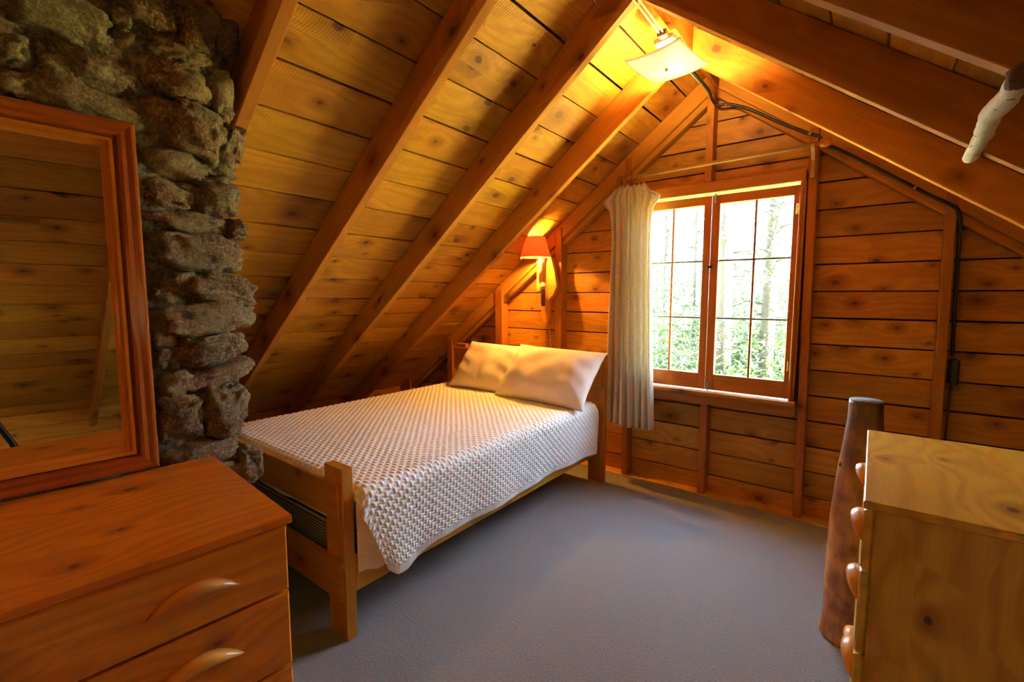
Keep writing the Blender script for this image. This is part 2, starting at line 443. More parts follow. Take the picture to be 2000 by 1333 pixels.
box('batten', (0.475, -0.60, 1.742), (0.505, 0.135, 1.762), M_LIGHT, ceil, 0.002, 'y')
# ridge board
box('ridge_board', (RX - 0.0125, Y0, ZR + 0.045), (RX + 0.0125, YP, ZC - 0.012), M_RAFT, ceil, 0.002, 'y')

# far gable wall -----------------------------------------------------
wallf = empty('wall_far'); tag(wallf, kind='structure')
WX0, WX1, WZ0, WZ1 = -1.375, -0.355, 0.715, 2.02      # window opening
def gable_planks(par, y, toward, mat, win, zoff, seed):
    """horizontal boards on a gable; toward = -1 when the room is at smaller y"""
    random.seed(seed)
    zs = [0.0]; z = 0.118
    while z < ZC: zs.append(z + zoff); z += 0.1572
    zs.append(ZC)
    for i in range(len(zs) - 1):
        z0, z1 = zs[i] + (0.0 if i == 0 else random.choice([0.007, 0.008, 0.0095])), zs[i + 1]
        if z1 - z0 < 0.01: continue
        def half(z): return max((ZC - z) / S - 0.012, 0.004)
        segs = [(-1, 1)]
        xl0, xl1, xr0, xr1 = RX - half(z0), RX - half(z1), RX + half(z0), RX + half(z1)
        cuts = []
        wx0, wx1, wz0, wz1 = win
        if z1 > wz0 + 0.002 and z0 < wz1 - 0.002:
            cuts = [(xl0, xl1, wx0), (wx1, xr0, xr1)]
            a = [[(xl0, z0), (wx0, z0), (wx0, z1), (xl1, z1)], [(wx1, z0), (xr0, z0), (xr1, z1), (wx1, z1)]]
            if z0 < wz0 - 0.01: a.append([(wx0 - 0, z0), (wx1, z0), (wx1, wz0), (wx0, wz0)])
            if z1 > wz1 + 0.01: a.append([(wx0, wz1), (wx1, wz1), (wx1, z1), (wx0, z1)])
        else:
            a = [[(xl0, z0), (xr0, z0), (xr1, z1), (xl1, z1)]]
            sx = random.choice([-2.02, -0.87, 0.28, 0.28])
            if xl1 < sx < xr1 and z1 < 2.3:
                dz = random.uniform(-.002, .002)
                a = [[(xl0, z0), (sx - .001, z0), (sx - .001, z1), (xl1, z1)], [(sx + .001, z0), (xr0, z0), (xr1, z1), (sx + .001, z1)]]
        for poly in a:
            ox = min(p[0] for p in poly)
            jit = random.uniform(0, 0.002)
            if toward < 0:   # local x=+x, y=+z, z=-y (towards the room); board goes from y to y+T behind
                M = frame((ox, y + 0.02 + jit, 0), (1, 0, 0), (0, 0, 1))
                pts = [(p[0] - ox, p[1]) for p in poly]
            else:
                M = frame((ox, y - jit, 0), (1, 0, 0), (0, 0, 1))
                pts = [(p[0] - ox, p[1]) for p in poly]
            zmin = min(p[1] for p in pts)
            M = M @ Matrix.Translation((0, zmin, 0)); pts = [(p[0], p[1] - zmin) for p in pts]
            polyboard('plank', M, pts, 0.02, mat, par, 0.0015)
gable_planks(wallf, YP, -1, M_WALL, (WX0, WX1, WZ0, WZ1), 0.0, 11)
# outer backing with the window hole
def backing(name, y0, y1, win, par):
    wx0, wx1, wz0, wz1 = win
    def q(x0, x1, z0a, z0b, z1a, z1b):
        V = [(x0, y0, z0a), (x1, y0, z0b), (x1, y0, z1b), (x0, y0, z1a), (x0, y1, z0a), (x1, y1, z0b), (x1, y1, z1b), (x0, y1, z1a)]
        return V
    bm = bmesh.new()
    def add(V):
        vs = [bm.verts.new(v) for v in V]
        for f in [(0, 1, 2, 3), (7, 6, 5, 4), (0, 4, 5, 1), (1, 5, 6, 2), (2, 6, 7, 3), (3, 7, 4, 0)]: bm.faces.new([vs[i] for i in f])
    add(q(XL, wx0, 0, 0, 0.01, roofz(wx0)))
    add(q(wx1, XR, 0, 0, roofz(wx1), 0.01))
    add(q(wx0, wx1, 0, 0, wz0, wz0))
    add(q(wx0, RX, wz1, wz1, roofz(wx0), ZC)); add(q(RX, wx1, wz1, wz1, ZC, roofz(wx1)))
    return bmobj(name, bm, M_DECK, None, par)
backing('wall_backing', 3.318, 3.36, (WX0, WX1, WZ0, WZ1), wallf)
# studs (slightly out of plumb, as found)
def stud(xb, xt, zb, zt, wd=0.045, yf=YS, dp=0.089, par=wallf, mat=None, nm='stud'):
    p0 = Vector((xb, yf, zb)); p1 = Vector((xt, yf, zt)); d = p1 - p0
    zt2 = zt
    V = [(-wd / 2, 0, 0), (wd / 2, 0, 0)]
    # local frame: x up the stud, y along -x so that z (thickness) = +y
    M = frame(p0 + Vector((wd / 2, 0, 0)), d, (-1, 0, 0))
    if M.col[2].y < 0: M = frame(p0 - Vector((wd / 2, 0, 0)), d, (1, 0, 0))
    up = M.col[2].y
    return board(nm, M.translation if up > 0 else M.translation, M.col[0].xyz, M.col[1].xyz, d.length, wd, dp, mat or M_STUD, par, 0.003)
stud(-0.894, -0.894, 2.085, roofz(-.894) - .03)                 # king stud above the window
stud(-0.862, -0.862, 0.0, 0.645, nm='stud')                                # cripple below the sill
stud(-0.296, -0.322, 0.0, 2.30)                                 # right of the window
stud(-1.418, -1.445, 0.0, roofz(-1.445) - .03)                  # left of the window
stud(0.300, 0.276, 0.0, roofz(0.3) - .03, 0.042)
stud(0.93, 0.93, 0.0, roofz(0.95) - .03)
stud(1.56, 1.56, 0.0, roofz(1.58) - .03)
stud(-2.010, -2.025, 0.0, roofz(-2.03) - .02, 0.062)
stud(-2.640, -2.645, 0.0, roofz(-2.67) - .02, 0.08)
stud(-3.270, -3.270, 0.0, roofz(-3.30) - .02, 0.07)
stud(-3.900, -3.900, 0.0, roofz(-3.92) - .02, 0.06)
# end rafters nailed between the studs: a deep board and a narrower nailer below it
for side in (-1, 1):
    dirx = Vector((side * CO, 0, -SI)); nrm = Vector((side * SI, 0, CO))
    L = (ZC / S - 0.03) / CO
    for (y0, T, n0, n1, nm) in ((3.214, 0.040, -0.002, -0.108, 'end_rafter'), (3.228, 0.064, -0.109, -0.150, 'nailer')):
        M = frame(Vector((RX, y0, ZC)), dirx, nrm)
        if M.col[2].y < 0: M = M @ Matrix.Translation((0, 0, -T))
        t = SI / CO
        poly = [(-n1 * t + .002, n1), (L, n1), (L, n0), (-n0 * t + .002, n0)]
        polyboard(nm, M, poly, T, M_RAFT, wallf, 0.003)

# low knee walls where the roof comes down
for nm, xk, sg in (('wall_right', 2.36, 1), ('wall_left', -4.05, -1)):
    kw = empty(nm); tag(kw, kind='structure')
    zt_ = roofz(xk) - 0.01
    for k in range(3):
        z0_, z1_ = k * zt_ / 3 + (.003 if k else 0), (k + 1) * zt_ / 3
        box('plank', (xk, Y0 + .05, z0_), (xk + sg * 0.02, YP - .01, z1_), M_WALL, kw, 0.0015, 'y')

# back gable wall (behind the viewer) with its own window
WB = (-1.75, -0.35, 0.75, 1.95)
wallb = empty('wall_back'); tag(wallb, kind='structure')
gable_planks(wallb, Y0 + 0.02, 1, M_WALL, (0, 0.01, -2, -1), 0.0, 5)
backing('wall_backing', Y0 - 0.06, Y0 - 0.02, (-0.9, -0.8, 1.0, 1.0), wallb)

# ------------------------------------------------------------------ windows
def glass_mat():
    m, nt, b = newmat('window_glass')
    nt.nodes.remove(b); o = nt.nodes['Material Output']
    g = N(nt, 'ShaderNodeBsdfGlossy'); g.inputs['Roughness'].default_value = 0.02; t = N(nt, 'ShaderNodeBsdfTransparent'); t.inputs[0].default_value = (0.97, 0.985, 0.98, 1)
    mx = N(nt, 'ShaderNodeMixShader'); fr = N(nt, 'ShaderNodeFresnel'); fr.inputs[0].default_value = 1.45
    nt.links.new(fr.outputs[0], mx.inputs[0]); nt.links.new(t.outputs[0], mx.inputs[1]); nt.links.new(g.outputs[0], mx.inputs[2]); nt.links.new(mx.outputs[0], o.inputs[0])
    return m
M_GLASS = glass_mat()
M_PUTTY = plain('muntin_paint', (0.16, 0.17, 0.15), 0.5)
win = empty('window_1', (-0.865, 3.25, 0.72)); tag(win, kind='structure')
box('header', (-1.39, 3.196, 2.018), (-0.352, 3.30, 2.083), M_SASH, win, along='x')
box('stop_strip', (-1.375, 3.189, 2.0125), (-0.365, 3.198, 2.0195), M_LIGHT, win, along='x')
box('jamb', (-0.372, 3.20, 0.70), (-0.346, 3.32, 2.018), M_SASH, win, along='z')
box('jamb', (-1.395, 3.20, 0.70), (-1.369, 3.32, 2.018), M_SASH, win, along='z')
box('stop_strip', (-0.376, 3.190, 0.72), (-0.362, 3.20, 2.01), M_SASH, win, along='z')
box('sill', (-1.395, 3.150, 0.700), (-0.335, 3.33, 0.722), M_SASH, win, along='x')
box('apron', (-1.39, 3.185, 0.635), (-0.335, 3.205, 0.700), M_SASH, win, along='x')
box('apron', (-1.39, 3.170, 0.684), (-0.335, 3.186, 0.700), M_SASH, win, along='x')
def sash(x0, x1, z0, z1, gx0, gx1, gz0, gz1, mx, hz, hinge_right):
    s = box('sash', (x0, 3.212, z0), (gx0, 3.25, z1), M_SASH, win, 0.003, 'z')
    box('stile', (gx1, 3.212, z0), (x1, 3.25, z1), M_SASH, s, 0.003, 'z')
    box('rail', (gx0, 3.213, z0), (gx1, 3.249, gz0), M_SASH, s, 0.002, 'x')
    box('rail', (gx0, 3.213, gz1), (gx1, 3.249, z1), M_SASH, s, 0.002, 'x')
    box('muntin', (mx - .007, 3.222, gz0), (mx + .007, 3.246, gz1), M_SASH, s, 0.002, 'z')
    xs = [gx0, mx, gx1]; zz = [gz0] + hz + [gz1]
    for h in hz: box('muntin', (gx0, 3.2225, h - .006), (gx1, 3.2455, h + .006), M_PUTTY, s, 0.002, 'x')
    for i in range(2):
        for j in range(3):
            meshobj('pane', [(xs[i], 3.234, zz[j]), (xs[i + 1], 3.234, zz[j]), (xs[i + 1], 3.234, zz[j + 1]), (xs[i], 3.234, zz[j + 1])], [(0, 1, 2, 3)], M_GLASS, None, s)
    return s
sR = sash(-0.862, -0.374, 0.730, 1.996, -0.812, -0.408, 0.836, 1.941, -0.606, [1.208, 1.580], True)
sL = sash(-1.366, -0.866, 0.730, 1.996, -1.316, -0.912, 0.836, 1.941, -1.112, [1.208, 1.580], False)
for hz_ in (0.93, 1.86):
    h = box('hinge', (-0.392, 3.203, hz_ - .03), (-0.370, 3.212, hz_ + .03), M_BRASS, sR, 0.001, 'z')
    tube('hinge', [(-0.373, 3.203, hz_ - .032), (-0.373, 3.203, hz_ + .032)], 0.004, M_BRASS, sR)
for zz_ in (0.735, 1.955):
    box('bolt', (-0.852, 3.205, zz_), (-0.832, 3.212, zz_ + .045), M_STEEL, sR, 0.001, 'z')
    tube('bolt', [(-0.842, 3.203, zz_ - .01), (-0.842, 3.203, zz_ + .05)], 0.0035, M_STEEL, sR)
box('latch', (-0.885, 3.203, 1.535), (-0.845, 3.212, 1.548), M_DARKM, sR, 0.001, 'x')
tube('latch', [(-0.872, 3.205, 1.541), (-0.872, 3.188, 1.541), (-0.872, 3.180, 1.525)], 0.004, M_DARKM, sR)

# ------------------------------------------------------------------ curtain rod, rings, curtain
rod = empty('curtain_rod', (-0.83, 3.115, 2.18)); tag(rod, 'square wooden curtain rod above the window with a block finial at its right end', 'curtain rod')
tube('rod', [(-1.47, 3.118, 2.168), (-0.9, 3.115, 2.176), (-0.285, 3.112, 2.185)], 0.012, M_LIGHT, rod, 10)
lathe('finial', [(0.010, 0), (0.021, 0.003), (0.024, 0.02), (0.024, 0.04), (0.019, 0.055), (0.0, 0.058)], M_SASH, Matrix.Translation((-0.288, 3.112, 2.185)) @ Matrix.Rotation(math.pi / 2, 4, 'Y'), rod)
for bx in (-0.318, -1.43):
    b0 = box('bracket', (bx - .016, 3.193, 2.02), (bx + .016, 3.206, 2.24), M_SASH, rod, 0.002, 'z')
    M = frame((bx - .009, 3.19, 2.02), (0, 0, 1), (0, -1, 0))
    V = [(0, 0), (.05, 0.0), (.15, .055), (.165, .095), (.148, .095), (.13, .075), (.09, .035), (0, .012)]
    bm = bmesh.new()
    a = [bm.verts.new((p[0], p[1], 0)) for p in V]; b = [bm.verts.new((p[0], p[1], .018)) for p in V]
    n = len(V)
    bm.faces.new(a); bm.faces.new(b[::-1])
    for i in range(n): bm.faces.new((a[i], a[(i + 1) % n], b[(i + 1) % n], b[i]))
    bmobj('bracket_arm', bm, M_LIGHT if bx > -1 else M_SASH, M, rod)
def fabric(name, c1, c2, scale=700, rough=0.95, trans=0.0, bump=0.0006):
    m, nt, b = newmat(name)
    tc = N(nt, 'ShaderNodeTexCoord')
    mp = N(nt, 'ShaderNodeMapping'); mp.inputs['Scale'].default_value = (scale, scale, scale * 0.12); nt.links.new(tc.outputs['Object'], mp.inputs[0])
    n = N(nt, 'ShaderNodeTexNoise'); n.inputs['Scale'].default_value = 1.0; n.inputs['Detail'].default_value = 3; nt.links.new(mp.outputs[0], n.inputs['Vector'])
    mp2 = N(nt, 'ShaderNodeMapping'); mp2.inputs['Scale'].default_value = (scale * .1, scale * .1, scale * 0.8); nt.links.new(tc.outputs['Object'], mp2.inputs[0])
    n2 = N(nt, 'ShaderNodeTexNoise'); n2.inputs['Scale'].default_value = 1.0; nt.links.new(mp2.outputs[0], n2.inputs['Vector'])
    f = math_(nt, 'MULTIPLY', math_(nt, 'ADD', n.outputs['Fac'], n2.outputs['Fac']), 0.5)
    r = sstep(nt, f, 0.40, 0.60)
    c = mixc(nt, r, c2, c1)
    nt.links.new(c, b.inputs['Base Color']); b.inputs['Roughness'].default_value = rough; b.inputs['Specular IOR Level'].default_value = 0.15
    bp = N(nt, 'ShaderNodeBump'); bp.inputs['Distance'].default_value = bump; nt.links.new(f, bp.inputs['Height']); nt.links.new(bp.outputs[0], b.inputs['Normal'])
    if trans:
        t = N(nt, 'ShaderNodeBsdfTranslucent'); nt.links.new(c, t.inputs[0])
        mx = N(nt, 'ShaderNodeMixShader'); mx.inputs[0].default_value = trans
        o = nt.nodes['Material Output']
        nt.links.new(b.outputs[0], mx.inputs[1]); nt.links.new(t.outputs[0], mx.inputs[2]); nt.links.new(mx.outputs[0], o.inputs[0])
    return m
M_CURT = fabric('oatmeal_linen', (0.86, 0.82, 0.69), (0.62, 0.56, 0.43), trans=0.3)
cur = empty('curtain', (-1.36, 3.12, 0.42)); tag(cur, 'oatmeal linen curtain bunched in pleats at the left of the window', 'curtain')
def curtain_mesh():
    nu, nv = 220, 90
    P = np.zeros((nu, nv, 3))
    ztop, zb = 2.115, 0.425
    for j in range(nv):
        t = j / (nv - 1)                    # 0 at the top
        z = ztop + (zb - ztop) * t
        # half width and centre with height
        wd = np.interp(t, [0, .022, .05, .10, .25, .6, 1.0], [.125, .150, .185, .155, .150, .165, .188])
        cx = np.interp(t, [0, .1, .5, 1.0], [-1.385, -1.385, -1.368, -1.355])
        for i in range(nu):
            u = i / (nu - 1)
            # pleats: pinched at the header, opening to broad folds
            nf = 7.0
            ph = 2 * math.pi * nf * (u + 0.018 * math.sin(5 * u + 1.5 * t))
            amp = np.interp(t, [0, .05, .12, .4, 1], [.012, .016, .022, .030, .036])
            y = amp * math.sin(ph) + .006 * math.sin(ph * 2.3 + 3 * t) + 0.006 * math.sin(13 * u + 6 * t)
            sx = 0.35 * wd / nf * math.cos(ph + 0.6)
            x = cx - wd + 2 * wd * u + sx * np.interp(t, [0, .1, 1], [.4, .8, 1.0])
            # flared corners of the stiff heading
            e = max(0.0, abs(u - .5) * 2 - .86) / .14
            fl_ = e * np.interp(t, [0, .02, .05, .09, .15], [-.015, .015, .035, .01, 0])
            x += math.copysign(fl_, u - .5)
            zz = z - e * np.interp(t, [0, .05, .12], [.035, .01, 0]) + (0.012 * math.sin(ph + .6) * (1 - t) ** 8) + 0.006 * math.sin(9 * u) * t - 0.03 * (1 - u) * (t) * -1 * 0
            if t > .97: zz += 0.004 * math.sin(ph * 1.0)
            P[i, j] = (x, 3.122 + y - 0.02 * t, zz - (u - .5) * 0.02 * 0)
    return P
P = curtain_mesh()
c_ = gridobj('cloth', P, M_CURT, None, cur)
md = c_.modifiers.new('thick', 'SOLIDIFY'); md.thickness = 0.003
rings_x = np.linspace(-1.475, -1.30, 9)
for rx in rings_x:
    V = []
    r = tube('curtain_ring', [(rx + 0.002 * math.sin(a * 3), 3.117 + 0.020 * math.cos(a), 2.157 + 0.026 * math.sin(a)) for a in np.linspace(0, 2 * math.pi * .97, 15)], 0.0035, M_SASH)
    tag(r, 'wooden curtain ring on the rod, one of nine bunched above the curtain', 'curtain ring', 'wooden curtain rings')

# ------------------------------------------------------------------ cables
def P3(*p): return Vector(p)
rz_ = lambda x, d=0.0: roofz(x, ZR) - d
cb = empty('black_cable', (-0.865, 3.17, 2.6)); tag(cb, 'black electric cable running down the right gable rafter to a box', 'cable')
pts = [(-0.868, 2.50, 2.60), (-0.868, 2.75, 2.585), (-0.862, 3.02, 2.585), (-0.872, 3.15, 2.57), (-0.85, 3.192, 2.545), (-0.78, 3.195, 2.535), (-0.66, 3.197, 2.475), (-0.50, 3.197, 2.365), (-0.345, 3.197, 2.27), (-0.30, 3.195, 2.245), (-0.262, 3.198, 2.19), (-0.20, 3.20, 2.155), (0.0, 3.20, 2.005), (0.18, 3.20, 1.868), (0.275, 3.198, 1.80), (0.302, 3.20, 1.765), (0.314, 3.215, 1.68), (0.320, 3.235, 1.4), (0.330, 3.24, 1.05)]
tube('cable', spline(pts, 6), 0.0085, M_CABLE, cb, 8)
tube('cable', spline([(0.340, 3.265, 0.90), (0.336, 3.255, 0.8), (0.334, 3.25, 0.5), (0.334, 3.255, 0.05)], 5), 0.005, M_CABB, cb, 8)
box('junction_box', (0.324, 3.225, 0.90), (0.362, 3.29, 1.03), M_BOXG, cb, 0.008, 'z')
for k, p in enumerate([(-0.868, 2.90, 2.585), (-0.80, 3.195, 2.537), (-0.345, 3.197, 2.27), (-0.262, 3.198, 2.19), (0.13, 3.20, 1.906)]):
    d = Vector((0.03, 0, -0.02)) if k != 0 else Vector((0, .02, 0))
    tube('staple', [Vector(p) - d * .18, Vector(p) + d * .18], 0.0100, M_STEEL, cb, 8)
wc = empty('cream_cable', (-0.865, 2.0, 2.6)); tag(wc, 'pair of cream electric cables clipped along the ridge before the ceiling light', 'cable')
for dx in (-0.013, 0.006):
    tube('cable', spline([(RX + dx, -1.5, 2.607), (RX + dx, 0.5, 2.602), (RX + dx - .004, 1.6, 2.603), (RX + dx + .004, 1.95, 2.590), (RX + dx, 2.2, 2.588), (RX + dx + .002, 2.30, 2.585)], 6), 0.0048, M_WCAB, wc, 6)
tube('wire', spline([(RX - .012, 2.50, 2.60), (RX - .02, 2.7, 2.59), (RX - .01, 2.95, 2.585), (RX - .005, 3.10, 2.58)], 5), 0.004, M_WCAB, wc, 6)

# ------------------------------------------------------------------ ceiling light
def shade_mat(name, c, em=None, tr=0.5, es=0.0):
    m, nt, b = newmat(name)
    nt.nodes.remove(b); o = nt.nodes['Material Output']
    d = N(nt, 'ShaderNodeBsdfDiffuse'); d.inputs[0].default_value = (*c, 1)
    t = N(nt, 'ShaderNodeBsdfTranslucent'); t.inputs[0].default_value = (*c, 1)
    g = N(nt, 'ShaderNodeBsdfGlossy'); g.inputs[1].default_value = 0.15
    m1 = N(nt, 'ShaderNodeMixShader'); m1.inputs[0].default_value = tr
    m2 = N(nt, 'ShaderNodeMixShader'); m2.inputs[0].default_value = 0.06
    nt.links.new(d.outputs[0], m1.inputs[1]); nt.links.new(t.outputs[0], m1.inputs[2])
    nt.links.new(m1.outputs[0], m2.inputs[1]); nt.links.new(g.outputs[0], m2.inputs[2]); nt.links.new(m2.outputs[0], o.inputs[0])
    return m
def emit(name, c, s):
    m, nt, b = newmat(name); b.inputs['Base Color'].default_value = (*c, 1)
    b.inputs['Emission Color'].default_value = (*c, 1); b.inputs['Emission Strength'].default_value = s
    return m
M_FROST = shade_mat('frosted_glass', (0.82, 0.88, 0.90), tr=0.45)
M_BULB = emit('bulb_glow', (1.0, 0.75, 0.4), 14)
def ceiling_light(loc, tilt, watts, color, label, nm='ceiling_light'):
    L = empty(nm, loc); tag(L, label, 'light')
    M = Matrix.Translation(loc) @ tilt
    n = 25; P = np.zeros((n, n, 3)); h = 0.145
    for i in range(n):
        for j in range(n):
            u, v = i / (n - 1) * 2 - 1, j / (n - 1) * 2 - 1
            r = max(abs(u), abs(v)); rr = math.hypot(u, v)
            z = -0.030 + 0.030 * (0.35 * rr ** 2 + 0.15 * (abs(u) ** 4 + abs(v) ** 4))
            P[i, j] = (u * h, v * h, z)
    s = gridobj('glass_shade', P, M_FROST, M, L)
    s.modifiers.new('thick', 'SOLIDIFY').thickness = 0.004
    lathe('finial_nut', [(0.0, -0.046), (0.006, -0.044), (0.008, -0.038), (0.008, -0.031)], M_BRASS, M, L, 12)
    tube('stem', [M @ Vector((0, 0, -0.05)), M @ Vector((0, 0, 0.04))], 0.003, M_BRASS, L)
    bx = board('fixture_box', M @ Vector((-.05, -.05, .070)), M.to_3x3() @ Vector((1, 0, 0)), M.to_3x3() @ Vector((0, 1, 0)), .10, .10, .03, M_WCAB, L, .004)
    lathe('lamp_holder', [(0.017, 0), (0.017, .035)], M_CABB, M @ Matrix.Translation((0.02, 0.03, 0.036)), L, 14)
    lathe('bulb', [(0.0, -0.033), (0.014, -.029), (0.023, -0.014), (0.0235, 0.0), (0.013, .022), (0.011, .034)], M_BULB, M @ Matrix.Translation((0.02, 0.03, 0.008)), L, 16)
    l = light('POINT', 'bulb_light', M @ Vector((0.02, 0.03, -0.002)), watts, color, 0.034)
    l.parent = L; l.matrix_parent_inverse = WM[L.name].inverted()
    return L
ceiling_light((-0.868, 2.345, 2.492), Matrix.Rotation(-0.17, 4, 'Z') @ Matrix.Rotation(-0.057, 4, 'X') @ Matrix.Rotation(0.008, 4, 'Y'), CEIL_W, CEIL_C,
              'square frosted glass ceiling light hanging under the roof ridge')
ceiling_light((-0.868, -0.86, 2.49), Matrix.Identity(4), BACK_FILL_W, BACK_FILL_C, 'square frosted ceiling light added as fill at the back of the room, out of the frame', 'ceiling_light')  # second fixture added behind the viewer for fill light, unseen
jb = empty('junction_box', (RX, 2.29, 2.585)); tag(jb, 'small brown wiring block on the ridge just before the ceiling light', 'junction box')
box('block', (RX - .022, 2.255, 2.572), (RX + .022, 2.285, 2.600), M_CABB, jb, .003, 'x')
box('block', (RX - .018, 2.29, 2.575), (RX + .018, 2.34, 2.600), M_WCAB, jb, .003, 'y')

# ------------------------------------------------------------------ wall sconce on the stud over the bed
sc_ = empty('wall_lamp', (-2.13, 3.17, 1.45)); tag(sc_, 'wall lamp with a pinkish paper shade on a driftwood mount above the bed', 'lamp')
def rough_slab(name, pts, y0, y1, mat, par, jit=0.0):
    bm = bmesh.new(); n = len(pts)
    a = [bm.verts.new((p[0], y0 + random.uniform(-jit, jit), p[1])) for p in pts]; b = [bm.verts.new((p[0], y1, p[1])) for p in pts]
    bm.faces.new(a); bm.faces.new(b[::-1])
    for i in range(n): bm.faces.new((a[i], a[(i + 1) % n], b[(i + 1) % n], b[i]))
    bmesh.ops.bevel(bm, geom=bm.edges[:], offset=0.003, segments=1, affect='EDGES')
    return bmobj(name, bm, mat, None, par)
rough_slab('mount_board', [(-2.175, 1.385), (-2.105, 1.40), (-2.10, 1.65), (-2.175, 1.64)], 3.12, 3.145, M_LIGHT, sc_)
rough_slab('driftwood', [(-2.118, 1.13), (-2.075, 1.145), (-2.07, 1.33), (-2.03, 1.36), (-1.995, 1.43), (-2.02, 1.55), (-2.055, 1.66), (-2.09, 1.64), (-2.13, 1.52), (-2.125, 1.38), (-2.15, 1.36), (-2.145, 1.22)], 3.145, 3.19, M_HAND, sc_)
lathe('lamp_socket', [(0.010, 0), (0.016, .01), (0.018, .04), (0.018, .16), (0.014, .19)], M_CABB, Matrix.Translation((-2.095, 3.098, 1.27)), sc_, 14)
lathe('socket_collar', [(0.020, 0), (0.021, .05)], M_LIGHT, Matrix.Translation((-2.095, 3.098, 1.40)), sc_, 14)
lathe('candle_sleeve', [(0.013, 0), (0.013, .20)], M_LIGHT, Matrix.Translation((-2.12, 3.098, 1.45)), sc_, 14)
M_SHADE = shade_mat('pink_paper', (0.50, 0.11, 0.045), tr=0.03)
lathe('shade', [(0.122, 0.0), (0.121, 0.004), (0.075, 0.158), (0.074, 0.160)], M_SHADE, Matrix.Translation((-2.14, 3.055, 1.655)), sc_, 32)
sh = [o for o in sc_.children if o.name.startswith('shade')][0]
# open the ends of the shade
bm = bmesh.new(); bm.from_mesh(sh.data)
for f in [f for f in bm.faces if len(f.verts) > 4]: bm.faces.remove(f)
bm.to_mesh(sh.data); bm.free()
lathe('shade_rim', [(0.0755, 0.0), (0.0765, 0.004), (0.0745, .006)], M_LIGHT, Matrix.Translation((-2.14, 3.055, 1.811)), sc_, 32)
bm = bmesh.new(); rim = [o for o in sc_.children if o.name.startswith('shade_rim')][0]; bm.from_mesh(rim.data)
for f in [f for f in bm.faces if len(f.verts) > 4]: bm.faces.remove(f)
bm.to_mesh(rim.data); bm.free()
lathe('bulb', [(0.0, .045), (0.018, .04), (0.026, .02), (0.024, 0.0), (0.013, -.025), (0.012, -.035)], M_BULB, Matrix.Translation((-2.14, 3.06, 1.705)), sc_, 16)
lathe('switch', [(0.004, 0), (0.006, .004), (0.006, .02), (0.0, .024)], M_DARKM, Matrix.Translation((-2.24, 2.99, 1.632)), sc_, 10)
sl = light('POINT', 'sconce_light', (-2.14, 3.06, 1.715), SCONCE_W, SCONCE_C, 0.03)
sl.parent = sc_; sl.matrix_parent_inverse = WM[sc_.name].inverted()
tube('cord', spline([(-2.09, 3.12, 1.27), (-2.085, 3.15, 1.15), (-2.083, 3.185, 1.05), (-2.072, 3.188, 0.93), (-2.066, 3.19, 0.80)], 6), 0.0025, M_WCAB, sc_, 6)

# ------------------------------------------------------------------ birch pole under the right rafters
def birch_mat():
    m, nt, b = newmat('birch_bark'); tc = N(nt, 'ShaderNodeTexCoord')
    n = N(nt, 'ShaderNodeTexNoise'); mp = N(nt, 'ShaderNodeMapping'); mp.inputs['Scale'].default_value = (60, 14, 60); nt.links.new(tc.outputs['Object'], mp.inputs[0])
    n.inputs['Scale'].default_value = 1; n.inputs['Detail'].default_value = 5; nt.links.new(mp.outputs[0], n.inputs['Vector'])
    n2 = N(nt, 'ShaderNodeTexNoise'); n2.inputs['Scale'].default_value = 22; n2.inputs['Detail'].default_value = 6; nt.links.new(tc.outputs['Object'], n2.inputs['Vector'])
    c = mixc(nt, sstep(nt, n.outputs['Fac'], .30, .40), (0.66, 0.62, 0.40), (0.30, 0.24, 0.13))
    c = mixc(nt, sstep(nt, n2.outputs['Fac'], .30, .36), c, (0.05, 0.04, 0.03))
    nt.links.new(c, b.inputs['Base Color']); b.inputs['Roughness'].default_value = .7
    bp = N(nt, 'ShaderNodeBump'); bp.inputs['Distance'].default_value = .004; nt.links.new(n.outputs['Fac'], bp.inputs['Height']); nt.links.new(bp.outputs[0], b.inputs['Normal'])
    return m
M_BARKB = plain('brown_bark', (0.12, 0.06, 0.03), 0.9, bump=0.004, bscale=60, var=0.6)
bp_ = empty('birch_pole', (0.2, 1.7, 1.77)); tag(bp_, 'white birch branch fixed under the rafters at the upper right', 'branch')
def log_mesh(name, pts, rad, mat, par, seg=20, nz=0.004, fr=9.0, sub=10):
    pp = spline(pts, sub); n = len(pp); rr = np.interp(np.linspace(0, 1, n), np.linspace(0, 1, len(rad)), rad)
    t = tube(name, pp, [float(x) for x in rr], mat, par, seg)
    for v in t.data.vertices:
        p = v.co; q = noise3(p * fr) * nz
        i = min(v.index // seg, n - 1); c = pp[i]; d = (p - c)
        if d.length > 1e-5: v.co = p + d.normalized() * q
    return t
def noise3(p): return mnoise.noise(p)
log_mesh('branch', [(0.204, 1.405, 1.788), (0.203, 1.50, 1.785), (0.193, 1.60, 1.780), (0.200, 1.72, 1.783), (0.205, 1.85, 1.782), (0.208, 2.05, 1.781)],
         [.0205, .021, .0235, .0205, .021, .020, .019, .019], birch_mat(), bp_, 16, 0.004, 22)
log_mesh('branch_end', [(0.2045, 1.378, 1.789), (0.204, 1.395, 1.789), (0.204, 1.412, 1.788)], [.019, .0235, .0205], M_BARKB, bp_, 16, 0.006, 60, 4)

